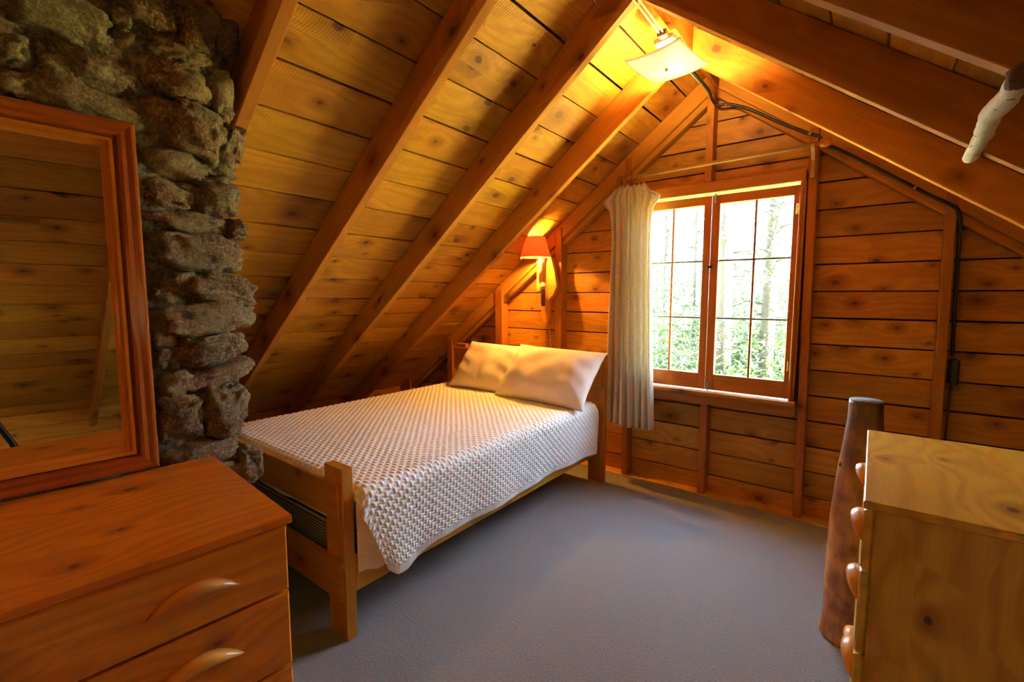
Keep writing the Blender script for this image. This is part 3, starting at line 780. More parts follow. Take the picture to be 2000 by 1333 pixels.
# ------------------------------------------------------------------ log post beside the right dresser
def log_mat():
    m, nt, b = newmat('peeled_log'); tc = N(nt, 'ShaderNodeTexCoord')
    mp = N(nt, 'ShaderNodeMapping'); mp.inputs['Scale'].default_value = (16, 16, 3.5); nt.links.new(tc.outputs['Object'], mp.inputs[0])
    n = N(nt, 'ShaderNodeTexNoise'); n.inputs['Scale'].default_value = 1; n.inputs['Detail'].default_value = 6; n.inputs['Roughness'].default_value = .65; nt.links.new(mp.outputs[0], n.inputs['Vector'])
    n2 = N(nt, 'ShaderNodeTexNoise'); n2.inputs['Scale'].default_value = 11; n2.inputs['Detail'].default_value = 5; nt.links.new(tc.outputs['Object'], n2.inputs['Vector'])
    sp = N(nt, 'ShaderNodeSeparateXYZ'); nt.links.new(tc.outputs['Object'], sp.inputs[0])
    hgt = math_(nt, 'ADD', sp.outputs[2], math_(nt, 'MULTIPLY', math_(nt, 'SUBTRACT', n.outputs['Fac'], .5), 1.3))
    bark = math_(nt, 'SUBTRACT', 1.0, sstep(nt, hgt, 0.50, 1.0))
    c = mixc(nt, sstep(nt, math_(nt, 'ADD', math_(nt, 'MULTIPLY', n2.outputs['Fac'], .5), math_(nt, 'MULTIPLY', n.outputs['Fac'], .5)), .40, .60), (0.72, 0.34, 0.08), (0.27, 0.09, 0.022))
    c = mixc(nt, math_(nt, 'MULTIPLY', bark, .85), c, (0.050, 0.030, 0.016))
    c = mixc(nt, sstep(nt, n2.outputs['Fac'], .27, .34), c, (0.03, 0.02, 0.015))
    nt.links.new(c, b.inputs['Base Color']); b.inputs['Roughness'].default_value = .38
    bp = N(nt, 'ShaderNodeBump'); bp.inputs['Distance'].default_value = .006; nt.links.new(n.outputs['Fac'], bp.inputs['Height']); nt.links.new(bp.outputs[0], b.inputs['Normal'])
    return m
lp = empty('log_post', (-0.005, 2.19, 0)); tag(lp, 'short upright log post with a sawn flat top beside the yellow dresser', 'post')
log_mesh('trunk', [(0.000, 2.19, 0.0), (0.004, 2.19, 0.12), (-0.004, 2.19, 0.35), (-0.008, 2.19, 0.6), (0.002, 2.19, 0.80), (0.0, 2.19, 0.958)],
         [.103, .101, .098, .092, .086, .078, .071, .064, .0565, .055], log_mat(), lp, 40, 0.007, 6.5, 14)
log_mesh('knot_stub', [(-.055, 2.165, .70), (-.070, 2.16, .705)], [.018, .008], M_BARKB, lp, 10, .002, 30, 3)
lathe('sawn_top', [(0.0545, -0.001), (0.054, 0.0015), (0.0, 0.002)], plain('grey_end_grain', (0.17, 0.165, 0.15), .8, bump=.003, bscale=50, var=.4), Matrix.Translation((0.0, 2.19, 0.958)), lp, 40)

# ------------------------------------------------------------------ dressers
def handle(name, M, Lh, mat, parent, h=0.016, p=0.026, arch=0.028):
    """crescent pull: local x along the drawer, y up, z out of the drawer face"""
    n = 33; ring = 12; V = []; F = []
    for i in range(n):
        u = i / (n - 1) * 2 - 1
        k = max(0.0, 1 - u * u)
        yc = arch * (k - 1) ; hh = h * k ** 0.9 + .0006; pp = p * k ** 0.75 + .0008
        prof = [(-1, 0.0), (-.95, .35), (-.75, .72), (-.35, .97), (.05, 1.0), (.45, .93), (.75, .70), (.93, .40), (1, 0.0), (.5, -.05), (0, -.05), (-.5, -.05)]
        for a, b in prof: V.append((u * Lh / 2, yc + a * hh, b * pp))
    for i in range(n - 1):
        for k in range(ring):
            F.append((i * ring + k, i * ring + (k + 1) % ring, (i + 1) * ring + (k + 1) % ring, (i + 1) * ring + k))
    F.append(tuple(range(ring))[::-1]); F.append(tuple(range((n - 1) * ring, n * ring)))
    o = meshobj(name, V, F, mat, M, parent, smooth=True)
    return o
def dresser(loc, rz, L, D, H, mat, label, drawers, hpos, topT=0.02, over=0.012, fT=0.02, hz=0.065, hL=0.165):
    """local frame: x = along the front (to its right seen from the front is -x ...), front faces local -y"""
    root = empty('dresser', loc, rz); tag(root, label, 'dresser')
    M0 = WM[root.name]
    def bb(nm, a, b, m, par, ch=0.003, al='x'):
        a, b = [min(p, q) for p, q in zip(a, b)], [max(p, q) for p, q in zip(a, b)]
        o, x, y, L_, W_, T_ = grain_axes(a, b, al)
        V, F = prism([(0, 0), (L_, 0), (L_, W_), (0, W_)], 0, T_, ch)
        return meshobj(nm, V, F, m, M0 @ frame(o, x, y), par)
    # top board
    bb('top', (0, 0, H - topT), (L, D, H), mat, root, 0.003, 'x')
    y0 = 0.002 + fT
    bb('side_panel', (over, y0, 0.0), (over + .018, D - .01, H - topT), mat, root, 0.002, 'z')
    bb('side_panel', (L - over - .018, y0, 0.0), (L - over, D - .01, H - topT), mat, root, 0.002, 'z')
    bb('back_panel', (over + .018, D - .02, 0.05), (L - over - .018, D - .012, H - topT), mat, root, 0.001, 'x')
    bb('plinth', (over + .018, y0 + .03, 0.0), (L - over - .018, y0 + .045, 0.05), mat, root, 0.001, 'x')
    for i, (z1, z0) in enumerate(drawers):
        d = bb('drawer', (over, 0.002, z0), (L - over, 0.002 + fT, z1), mat, root, 0.004, 'x')
        bb('drawer_box', (over + .03, 0.0022 + fT, z0 + .02), (L - over - .03, D - .04, z1 - .03), M_LIGHT, d, 0.001, 'x')
        zc = z1 - hz if z1 - z0 > .15 else 0.5 * (z0 + z1)
        for hx in hpos:
            handle('handle', M0 @ frame((hx, 0.002, zc), (1, 0, 0), (0, 0, 1)), hL, M_HAND, d)
    return root
# left dresser: front faces +x; local x runs towards +y
th = math.radians(4.6)
# world: local x -> direction from far end... front-right corner (seen) A=(-1.036,.499); leftwards = (-sin, -cos)
Lr = 1.10
Ax, Ay = -1.030, 0.499
leftv = Vector((-math.sin(th), -math.cos(th), 0))
org = Vector((Ax, Ay, 0)) + leftv * Lr
rzL = math.atan2(-leftv.y, -leftv.x)     # local +x = -leftv (towards the far end); local +y = back
dresser((org.x, org.y, 0), rzL, Lr, 0.585, 0.85, M_DL, 'reddish pine dresser at lower left under the tall mirror',
        [(0.826, 0.674), (0.668, 0.488), (0.482, 0.290), (0.284, 0.07)], (Lr - 0.195, 0.195), topT=0.022)
# right dresser: front faces -x; local x runs towards -y? front outward = -x -> local -y = -x world -> local y = +x, local x = -y
dresser((0.008, 1.99, 0), -math.pi / 2, 0.71, 0.52, 0.893, M_DR, 'yellow knotty pine dresser at lower right beside the log post',
        [(0.868, 0.728), (0.722, 0.524), (0.518, 0.310), (0.304, 0.07)], (0.71 - 0.15, 0.15), topT=0.019, hz=0.075, hL=0.16)

# ------------------------------------------------------------------ mirror on the left dresser
def mirror():
    nrm = Vector((math.cos(th), -math.sin(th), 0)); rt = -leftv       # rt: towards the far end
    B = Vector((-1.6175, 0.405, 0.858)); Wm, Hm = 0.80, 0.955; fw = 0.075
    root = empty('mirror', B + leftv * Wm / 2 - nrm * 0.01); tag(root, 'large rectangular mirror in a moulded reddish wooden frame on the dresser', 'mirror')
    # profile across the frame width: (t across from outside 0..fw, depth)
    prof = [(0, -0.022), (0, 0.010), (0.006, 0.016), (0.020, 0.014), (0.030, 0.019), (0.040, 0.017), (0.046, 0.008), (0.051, 0.012), (0.059, 0.012), (0.063, 0.004), (0.070, 0.006), (0.075, 0.000), (0.075, -0.022)]
    Z = Vector((0, 0, 1))
    corners = [B + leftv * Wm, B, B + Z * Hm, B + leftv * Wm + Z * Hm]    # bl, br, tr, tl (seen from the room: left is leftv)
    ctr = sum(corners, Vector()) / 4
    outer = [(0, -0.022), (0, 0.008), (0.005, 0.015), (0.010, 0.016), (0.022, 0.013), (0.032, 0.016), (0.040, 0.014), (0.045, 0.004), (0.048, 0.002), (0.048, -0.022)]
    inner = [(0.048, -0.02), (0.048, 0.008), (0.051, 0.012), (0.057, 0.012), (0.060, 0.007), (0.064, 0.008), (0.069, 0.007), (0.074, 0.001), (0.075, -0.004), (0.075, -0.02)]
    M_BEAD = wood('inner_bead_pine', (0.80, 0.30, 0.022), (0.58, 0.17, 0.010), rough=0.33, coat=0.3, knots=0.0, rings=0.3, vary=0.03)
    for i in range(4):
        a, b = corners[i], corners[(i + 1) % 4]
        e = (b - a).normalized()
        inn = Z.cross(e) if abs(e.z) < .5 else e
        mid = (a + b) / 2; inn = (ctr - mid).normalized()
        pr_ = None
        for nm, prof, mt in (('frame_rail', outer, M_FRAME), ('inner_bead', inner, M_BEAD)):
            V = []; n = len(prof)
            for (p, sgn) in ((a, 1), (b, -1)):
                for t, d in prof: V.append(p + inn * t + e * (sgn * t) + nrm * d)
            F = [(k, (k + 1) % n, n + (k + 1) % n, n + k) for k in range(n)] + [tuple(range(n))[::-1], tuple(range(n, 2 * n))]
            M = frame(a, e, inn); Mi = M.inverted()
            bm = bmesh.new(); vs = [bm.verts.new(Mi @ v) for v in V]
            for f in F: bm.faces.new([vs[q] for q in f])
            bmobj(nm, bm, mt, M, root)
    m, nt, bs_ = newmat('mirror_silver'); bs_.inputs['Base Color'].default_value = (0.80, 0.80, 0.76, 1); bs_.inputs['Metallic'].default_value = 1; bs_.inputs['Roughness'].default_value = 0.015
    c = [corners[k] + (ctr - corners[k]) * 0 for k in range(4)]
    ins = 0.072
    q = [corners[0] - leftv * ins + Z * ins, corners[1] + leftv * ins + Z * ins, corners[2] + leftv * ins - Z * ins, corners[3] - leftv * ins - Z * ins]
    q1 = [v - nrm * 0.004 for v in q]; q2 = [v - nrm * 0.012 for v in q]
    meshobj('mirror_glass', q1 + q2, [(0, 1, 2, 3), (7, 6, 5, 4), (0, 4, 5, 1), (1, 5, 6, 2), (2, 6, 7, 3), (3, 7, 4, 0)], m, None, root)
mirror()

# ------------------------------------------------------------------ stone chimney
def stone_mat():
    m, nt, b = newmat('rubble_stone'); tc = N(nt, 'ShaderNodeTexCoord'); oi = N(nt, 'ShaderNodeObjectInfo')
    n = N(nt, 'ShaderNodeTexNoise'); n.inputs['Scale'].default_value = 7; n.inputs['Detail'].default_value = 8; n.inputs['Roughness'].default_value = .7
    n2 = N(nt, 'ShaderNodeTexNoise'); n2.inputs['Scale'].default_value = 120; n2.inputs['Detail'].default_value = 4; n2.inputs['Roughness'].default_value = .8
    n3 = N(nt, 'ShaderNodeTexNoise'); n3.inputs['Scale'].default_value = 26; n3.inputs['Detail'].default_value = 6
    ge = N(nt, 'ShaderNodeNewGeometry')
    for q in (n, n2, n3): nt.links.new(ge.outputs['Position'], q.inputs['Vector'])
    c = mixc(nt, sstep(nt, n.outputs['Fac'], .60, .40), (0.21, 0.18, 0.085), (0.16, 0.066, 0.024))
    nt.links.new(c, b.inputs['Base Color'])
    vary = mixc(nt, oi.outputs['Random'], (0.75, 0.76, 0.66), (1.15, 0.92, 0.72))
    c = mixc(nt, 1.0, c, vary, 'MULTIPLY')
    c = mixc(nt, sstep(nt, n2.outputs['Fac'], .46, .66), (0.31, 0.27, 0.12), c)
    c = mixc(nt, sstep(nt, n3.outputs['Fac'], .30, .40), c, (0.05, 0.035, 0.025))
    nt.links.new(c, b.inputs['Base Color']); b.inputs['Roughness'].default_value = .85
    bp = N(nt, 'ShaderNodeBump'); bp.inputs['Distance'].default_value = .02; bp.inputs['Strength'].default_value = 1.0
    nt.links.new(math_(nt, 'ADD', n3.outputs['Fac'], math_(nt, 'MULTIPLY', n2.outputs['Fac'], .4)), bp.inputs['Height']); nt.links.new(bp.outputs[0], b.inputs['Normal'])
    return m
def mortar_mat():
    m, nt, b = newmat('rough_mortar'); ge = N(nt, 'ShaderNodeNewGeometry')
    n = N(nt, 'ShaderNodeTexNoise'); n.inputs['Scale'].default_value = 30; n.inputs['Detail'].default_value = 8; n.inputs['Roughness'].default_value = .75
    n2 = N(nt, 'ShaderNodeTexNoise'); n2.inputs['Scale'].default_value = 160; n2.inputs['Detail'].default_value = 4
    for q in (n, n2): nt.links.new(ge.outputs['Position'], q.inputs['Vector'])
    c = mixc(nt, sstep(nt, n.outputs['Fac'], .38, .62), (0.38, 0.34, 0.20), (0.11, 0.085, 0.05))
    nt.links.new(c, b.inputs['Base Color']); b.inputs['Roughness'].default_value = .95
    bp = N(nt, 'ShaderNodeBump'); bp.inputs['Distance'].default_value = .012
    nt.links.new(math_(nt, 'ADD', n.outputs['Fac'], math_(nt, 'MULTIPLY', n2.outputs['Fac'], .5)), bp.inputs['Height']); nt.links.new(bp.outputs[0], b.inputs['Normal'])
    return m
def cam_ray(px, py):
    f, yaw, pitch = 907.0, math.radians(37.86), math.radians(5.52)
    F = Vector((-math.sin(yaw) * math.cos(pitch), math.cos(yaw) * math.cos(pitch), -math.sin(pitch)))
    R = Vector((math.cos(yaw), math.sin(yaw), 0)); U = R.cross(F)
    return F + R * ((px - 1000) / f) - U * ((py - 666.5) / f)
def chimney():
    M_ST, M_MO = stone_mat(), mortar_mat()
    root = empty('chimney', (-2.1, 0.1, 0)); tag(root, 'rough fieldstone chimney with heavy mortar rising past the mirror to the roof', 'chimney')
    X = -1.70
    # mortar core: displaced slab
    nu, nv = 60, 130; P = np.zeros((nu, nv, 3))
    per = []
    ya, yb, xb = -0.85, 0.645, -2.45
    segs = [(xb, yb), (X, yb), (X, ya), (xb, ya)]
    Ls = [abs(X - xb), yb - ya, abs(X - xb)]
    tot = sum(Ls)
    for i in range(nu):
        s = i / (nu - 1) * tot
        if s < Ls[0]: x, y = xb + s, yb; nx, ny = 0, 1
        elif s < Ls[0] + Ls[1]: x, y = X + 0.022, yb - (s - Ls[0]); nx, ny = 1, 0
        else: x, y = X - (s - Ls[0] - Ls[1]), ya; nx, ny = 0, -1
        for j in range(nv):
            z = 2.35 * j / (nv - 1)
            d = 0.022 * mnoise.noise(Vector((x * 5, y * 5, z * 7))) + 0.010 * mnoise.noise(Vector((x * 19, y * 19, z * 19)))
            zt = min(z, roofz(x) - 0.0)
            P[i, j] = (x + nx * d, y + ny * d, zt)
    gridobj('mortar', P, M_MO, None, root)
    stones = [(110, 40, 200, 100, 0.15), (290, 35, 100, 80, 0.3), (370, 55, 80, 118, 0), (433, 55, 48, 112, 0), (228, 38, 50, 44, 0), (236, 82, 44, 38, 0), (180, 145, 138, 76, .15),
              (105, 140, 66, 60, 0), (340, 106, 125, 66, -.1), (345, 172, 128, 82, .1), (425, 192, 46, 100, 0), (410, 127, 30, 34, 0), (170, 210, 228, 76, .2), (300, 236, 84, 74, .3),
              (375, 262, 112, 104, .3), (443, 290, 52, 86, .3), (335, 325, 132, 62, .1), (415, 334, 68, 34, .2), (322, 385, 104, 60, 0), (415, 388, 92, 76, 0), (360, 436, 178, 50, .1),
              (456, 450, 40, 40, 0), (375, 495, 192, 74, .1), (355, 548, 102, 42, -.15), (425, 563, 146, 58, .2), (315, 573, 72, 46, .2), (392, 622, 212, 62, -.05), (318, 652, 66, 62, 0),
              (408, 680, 132, 58, -.1), (310, 697, 46, 46, 0), (420, 728, 150, 46, -.18), (335, 752, 88, 56, -.2), (345, 815, 92, 92, 0), (432, 795, 84, 112, .1), (385, 880, 166, 58, -.1),
              (478, 905, 50, 66, .2), (20, 110, 90, 70, 0), (30, 180, 90, 60, 0), (240, 170, 40, 40, 0), (415, 925, 100, 50, .1)]
    # hidden ones behind the mirror and below the dresser, coarser
    r2 = random.Random(3)
    for gy in range(5):
        for gx in range(5):
            stones.append((30 + gx * 52 + r2.uniform(-8, 8), 290 + gy * 125 + r2.uniform(-10, 10), 62, 88, r2.uniform(-.2, .2)))
    base = bmesh.new(); bmesh.ops.create_icosphere(base, subdivisions=4, radius=1.0)
    bv = [v.co.copy() for v in base.verts]; bf = [tuple(v.index for v in f.verts) for f in base.faces]; base.free()
    for k, (px, py, w_, h_, tilt) in enumerate(stones):
        d = cam_ray(px, py); t = X / d.x
        c = Vector((0, 0, 1.35)) + d * t
        dep = -c.x * (math.cos(math.radians(37.86)))
        # pixel size to metres on the x plane (oblique view of the face)
        dl = cam_ray(px - w_ / 2, py); dr = cam_ray(px + w_ / 2, py); du = cam_ray(px, py - h_ / 2); dd = cam_ray(px, py + h_ / 2)
        W = (dr * (X / dr.x) - dl * (X / dl.x)).length; Hh = (du * (X / du.x) - dd * (X / dd.x)).length
        front = px > 260 or py < 260
        T = min(0.085, 0.42 * min(W, Hh) + 0.02) if front else 0.03
        if 260 < px < 320 and py > 250: T = 0.035
        if py > 860: T = 0.07
        rs = r2.uniform(0, 50); ex = r2.uniform(2.2, 3.4)
        ca, sa = math.cos(tilt), math.sin(tilt)
        V = []
        for v in bv:
            # superellipsoid blockiness
            q = Vector((math.copysign(abs(v.x) ** (2 / ex), v.x), math.copysign(abs(v.y) ** (2 / ex), v.y), math.copysign(abs(v.z) ** (2 / ex), v.z)))
            q = q * 1.0
            q2 = Vector((rs, 0, 0)) + Vector((v.x, v.y, v.z * 1.5)) * 1.1
            nn = 1 + 0.26 * mnoise.noise(q2 * 1.2) + 0.17 * mnoise.noise(q2 * 2.9) + 0.09 * mnoise.noise(q2 * 6.5) + 0.05 * mnoise.noise(q2 * 13)
            q = q * nn
            yy, zz = q.y * W / 2, q.z * Hh / 2
            yy2, zz2 = yy * ca + zz * sa, -yy * sa + zz * ca
            V.append((q.x * T, yy2, zz2))
        zmax = roofz(c.x) - 0.03
        meshobj('stone', V, bf, M_ST, Matrix.Translation((c.x, c.y, c.z)), root, smooth=True)
chimney()

# ------------------------------------------------------------------ bed
bed = empty('bed', (-2.2, 2.0, 0)); tag(bed, 'low pine double bed frame with flat lapped rails under the sloping roof', 'bed')
# foot end
for x0, x1 in ((-1.672, -1.548), (-2.93, -2.806)):
    stud_ = box('post', (x0, 0.945, 0), (x1, 0.992, 0.695), M_BED, bed, 0.003, 'z')
box('cross_rail', (-2.935, 0.932, 0.494), (-1.562, 0.957, 0.636), M_BED, bed, 0.004, 'x')
box('cross_rail', (-2.935, 0.930, 0.166), (-1.558, 0.957, 0.326), M_BED, bed, 0.004, 'x')
# side rails
box('side_rail', (-1.585, 0.990, 0.184), (-1.550, 2.975, 0.345), M_RAIL, bed, 0.004, 'y')
box('side_rail', (-2.93, 0.990, 0.184), (-2.895, 2.975, 0.345), M_RAIL, bed, 0.004, 'y')
# head end
for x0, x1 in ((-1.600, -1.476), (-2.955, -2.831)):
    box('post', (x0, 2.972, 0), (x1, 3.018, 0.93), M_BED, bed, 0.003, 'z')
box('cross_rail', (-2.96, 2.955, 0.70), (-1.49, 2.975, 0.895), M_BED, bed, 0.004, 'x')
box('cross_rail', (-2.96, 2.955, 0.18), (-1.49, 2.975, 0.34), M_BED, bed, 0.004, 'x')
for k in range(9):
    yy = 1.12 + k * 0.22
    box('slat', (-2.895, yy, 0.205), (-1.585, yy + 0.08, 0.222), M_LIGHT, bed, 0.002, 'x')
def stripe_mat():
    m, nt, b = newmat('striped_ticking'); tc = N(nt, 'ShaderNodeTexCoord'); sp = N(nt, 'ShaderNodeSeparateXYZ'); nt.links.new(tc.outputs['Object'], sp.inputs[0])
    s = math_(nt, 'SINE', math_(nt, 'MULTIPLY', sp.outputs[2], 2 * math.pi / 0.0135))
    f = sstep(nt, s, -.1, .25)
    nt.links.new(mixc(nt, f, (0.38, 0.31, 0.2), (0.055, 0.045, 0.04)), b.inputs['Base Color']); b.inputs['Roughness'].default_value = .9
    return m
def rounded_slab(name, x0, x1, y0, y1, z0, z1, r, mat, par, n=6):
    bm = bmesh.new(); bmesh.ops.create_cube(bm, size=1)
    for v in bm.verts:
        v.co = Vector((x0 if v.co.x < 0 else x1, y0 if v.co.y < 0 else y1, z0 if v.co.z < 0 else z1))
    bmesh.ops.bevel(bm, geom=bm.edges[:], offset=r, segments=n, affect='EDGES', profile=.5)
    return bmobj(name, bm, mat, None, par, True)
bxs = rounded_slab('box_spring', -2.885, -1.595, 1.005, 2.94, 0.222, 0.40, 0.02, stripe_mat(), None)
tag(bxs, 'dark striped box spring lying in the bed frame', 'box spring')
M_SHEET = fabric('cream_sheet', (0.74, 0.66, 0.52), (0.66, 0.57, 0.43), scale=300)
mat_ = rounded_slab('mattress', -2.905, -1.575, 1.00, 2.945, 0.402, 0.585, 0.045, M_SHEET, None)
tag(mat_, 'cream sheeted mattress under the white coverlet', 'mattress')

def coverlet():
    m, nt, b = newmat('white_matelasse'); b.inputs['Base Color'].default_value = (0.83, 0.87, 0.84, 1); b.inputs['Roughness'].default_value = .9; b.inputs['Specular IOR Level'].default_value = .15
    tc = N(nt, 'ShaderNodeTexCoord'); n = N(nt, 'ShaderNodeTexNoise'); n.inputs['Scale'].default_value = 500; nt.links.new(tc.outputs['Object'], n.inputs['Vector'])
    bp = N(nt, 'ShaderNodeBump'); bp.inputs['Distance'].default_value = .0008; nt.links.new(n.outputs['Fac'], bp.inputs['Height']); nt.links.new(bp.outputs[0], b.inputs['Normal'])
    res = 0.0043
    xl, xr = -2.925, -1.500; zt = 0.602; rad = 0.055
    drop = 0.355
    top = xr - xl - 2 * rad
    y0, y1 = 0.995, 2.93
    # arc-length parameter across: left drop 0.05, corner, top, corner, right drop
    ltot = 0.06 + rad * math.pi / 2 + top + rad * math.pi / 2 + drop
    ns = int(ltot / res); S_ = np.linspace(0, ltot, ns)
    nt_ = int((y1 - y0) / res); T_ = np.linspace(y0, y1, nt_)
    Q = np.zeros((ns, 3)); Nn = np.zeros((ns, 2)); hang = np.zeros(ns)
    a0 = 0.06; a1 = a0 + rad * math.pi / 2; a2 = a1 + top; a3 = a2 + rad * math.pi / 2
    for i, s in enumerate(S_):
        if s < a0: Q[i] = (xl, 0, zt - rad - (a0 - s)); Nn[i] = (-1, 0)
        elif s < a1:
            q = (s - a0) / rad; Q[i] = (xl + rad - rad * math.cos(q), 0, zt - rad + rad * math.sin(q)); Nn[i] = (-math.cos(q), math.sin(q))
        elif s < a2: Q[i] = (xl + rad + (s - a1), 0, zt); Nn[i] = (0, 1)
        elif s < a3:
            q = (s - a2) / rad; Q[i] = (xr - rad + rad * math.sin(q), 0, zt - rad + rad * math.cos(q)); Nn[i] = (math.sin(q), math.cos(q))
        else: Q[i] = (xr, 0, zt - rad - (s - a3)); Nn[i] = (1, 0); hang[i] = (s - a3) / drop
    # basket weave height
    cell = 0.0215
    SS, TT = np.meshgrid(S_, T_, indexing='ij')
    ci = np.floor(SS / cell).astype(int); cj = np.floor(TT / cell).astype(int)
    fu = SS / cell - ci; fv = TT / cell - cj
    odd = (ci + cj) % 2 == 0
    # basket block: 2x2-ish woven blocks, each with three cords running one way
    cu = np.where(odd, fu, fv); cv = np.where(odd, fv, fu)
    cords = np.abs(np.sin(cu * math.pi * 2)) ** .6
    puff = np.sin(np.clip(cv, 0, 1) * math.pi) ** .55
    H = np.where(odd, 0.0085, 0.0050) * puff * (0.6 + 0.4 * cords)
    end = ltot - SS
    ribs = np.abs(np.sin(TT / 0.0125 * math.pi)) ** .7 * 0.0045
    H = np.where(end < 0.045, ribs, H)
    H = np.where(end < 0.004, 0.0, H)
    P = np.zeros((ns, nt_, 3))
    fy = (TT - y0) / (y1 - y0)
    hg = hang[:, None] * np.ones_like(TT)
    # hem: pulled in and rippled; gentle folds
    rip = 0.010 * np.sin(TT * 7.0 + 1.0) * hg + 0.006 * np.sin(TT * 17 + 2) * hg ** 2
    sag = -0.006 * np.sin(np.clip((SS - a1) / top, 0, 1) * 9) * np.sin(TT * 5) * 0.4
    crown = 0.018 * np.sin(np.clip((SS - a1) / top, 0, 1) * math.pi) * np.sin(np.clip(fy, 0, 1) * math.pi) ** .5
    P[..., 0] = Q[:, 0][:, None] + Nn[:, 0][:, None] * H + rip * (Nn[:, 0][:, None] > .5) - 0.02 * hg * (Nn[:, 0][:, None] > .5) 
    P[..., 2] = Q[:, 2][:, None] + Nn[:, 1][:, None] * (H + crown) + sag * (Nn[:, 1][:, None] > .5)
    # hem height variation along the length
    lift = np.interp(T_, [y0, 1.06, 1.15, 1.4, 1.9, 2.5, 2.8, y1], [0.03, -0.005, -.01, 0.035, 0.045, 0.052, 0.045, 0.03])
    P[..., 2] += np.where(Nn[:, 0][:, None] > .5, hg * lift[None, :], 0)
    P[..., 1] = TT
    # foot end rounds over and tucks down behind the rail; foot corner flares
    e = np.clip((y0 + 0.05 - TT) / 0.05, 0, 1)
    P[..., 2] -= (0.05 - np.sqrt(np.maximum(0, 0.05 ** 2 - (e * 0.05) ** 2))) * (1 - hg)
    P[..., 1] += (hg ** .8 * 0.125) * np.clip((1.35 - TT) / .35, 0, 1)
    P[..., 0] -= hg * np.clip((1.08 - TT) / .08, 0, 1) * 0.01
    e2 = np.clip((TT - (y1 - 0.05)) / 0.05, 0, 1)
    P[..., 2] -= (0.05 - np.sqrt(np.maximum(0, 0.05 ** 2 - (e2 * 0.05) ** 2))) * (1 - hg)
    root = gridobj('coverlet', P, m)
    tag(root, 'white basket weave coverlet spread over the bed and hanging down its side', 'coverlet')
    # foot flap: fabric turned down inside the foot rail, with the ribbed cream underside at the corner
    M_UND = fabric('coverlet_underside', (0.78, 0.64, 0.44), (0.68, 0.54, 0.35), scale=260)
    nu, nv = 120, 30; G = np.zeros((nu, nv, 3))
    for i in range(nu):
        u = i / (nu - 1); x = -2.80 + 1.122 * u
        for j in range(nv):
            v = j / (nv - 1)
            G[i, j] = (x, 0.998 - 0.022 * min(1, v * 4) + 0.002 * math.sin(x * 31), 0.575 - (0.125 + 0.008 * math.sin(x * 11)) * v)
    g = gridobj('foot_flap', G, m, None, root); 
    # corner underside flap
    nu, nv = 24, 40; G = np.zeros((nu, nv, 3))
    for i in range(nu):
        u = i / (nu - 1)
        for j in range(nv):
            v = j / (nv - 1)
            x = -1.542 + (0.024 + 0.003 * math.sin(v * 3)) * u ** .7 + 0.0012 * math.sin(v * 150)
            y = 0.998 + (0.012 + 0.125 * v ** .8) * u
            z = 0.575 - v * (0.315 + 0.010 * u) + 0.006 * math.sin(u * 8) * v
            G[i, j] = (x, y, z)
    g = gridobj('corner_flap', G, M_UND, None, root)
coverlet()

# pillows
def pillow(label, O, ux, uz, W, H, T, seed, sag=0.0, flat=0.0):
    """O: middle of the lower edge; ux: along the width, uz: up the leaning pillow"""
    ux = Vector(ux).normalized(); uz = Vector(uz).normalized(); un = ux.cross(uz).normalized()
    n, k = 72, 48
    rows = []
    for side in (1, -1):
        G = np.zeros((n, k, 3))
        for i in range(n):
            for j in range(k):
                u = i / (n - 1) * 2 - 1; v = j / (k - 1) * 2 - 1
                prof = max(0.0, (1 - abs(u) ** 2.6)) ** .55 * max(0.0, (1 - abs(v) ** 2.4)) ** .55
                pinch = 1 - 0.07 * (1 - abs(v) ** 2) * abs(u) ** 3 * 1.0
                pinch2 = 1 - 0.08 * (1 - abs(u) ** 2) * abs(v) ** 3
                x = u * W / 2 * pinch; y = (v + 1) * H / 2
                y = H / 2 + (y - H / 2) * pinch2
                wr = 0.022 * mnoise.noise(Vector((u * 2.6 + seed, v * 1.8, side))) + 0.010 * math.sin((u * 3 + v * 5 + seed) * 2.2) * abs(u) ** 2
                wr += 0.0035 * math.sin(u * 26 + seed + 3 * v) * max(0, -v) * prof
                z = side * (T / 2 * prof + wr * prof)
                y -= 0.0 if v < 0 else sag * (1 - u * u) * v
                G[i, j] = tuple(Vector(O) + ux * x + uz * y + un * z)
        rows.append(G)
    # join both faces into one closed mesh
    V = []; F = []
    for s, G in enumerate(rows):
        b = s * n * k
        V += [tuple(p) for p in G.reshape(-1, 3)]
        for i in range(n - 1):
            for j in range(k - 1):
                q = (b + i * k + j, b + (i + 1) * k + j, b + (i + 1) * k + j + 1, b + i * k + j + 1)
                F.append(q if s == 0 else q[::-1])
    bm = bmesh.new(); vs = [bm.verts.new(v) for v in V]; bm.verts.ensure_lookup_table()
    for f in F: bm.faces.new([vs[i] for i in f])
    bmesh.ops.remove_doubles(bm, verts=bm.verts, dist=0.0004)
    for v in bm.verts:
        if v.co.z < 0.612 and False: v.co.z = 0.612
    o = bmobj('pillow', bm, M_PIL, None, None, True)
    tag(o, label, 'pillow', 'bed pillows')
    return o
M_PIL = fabric('pillow_cotton', (0.80, 0.74, 0.62), (0.76, 0.69, 0.56), scale=500, bump=0.0003)
pillow('cream pillow at the left of the bed, leaning on the headboard', (-2.39, 2.66, 0.615), (1, 0.03, -0.02), (0.02, 0.62, 0.78), 0.66, 0.44, 0.19, 2.0)
pillow('cream pillow at the right of the bed, overlapping the other one', (-1.82, 2.60, 0.610), (1, 0.02, -0.02), (0.03, 0.66, 0.74), 0.74, 0.48, 0.25, 7.0, 0.01)

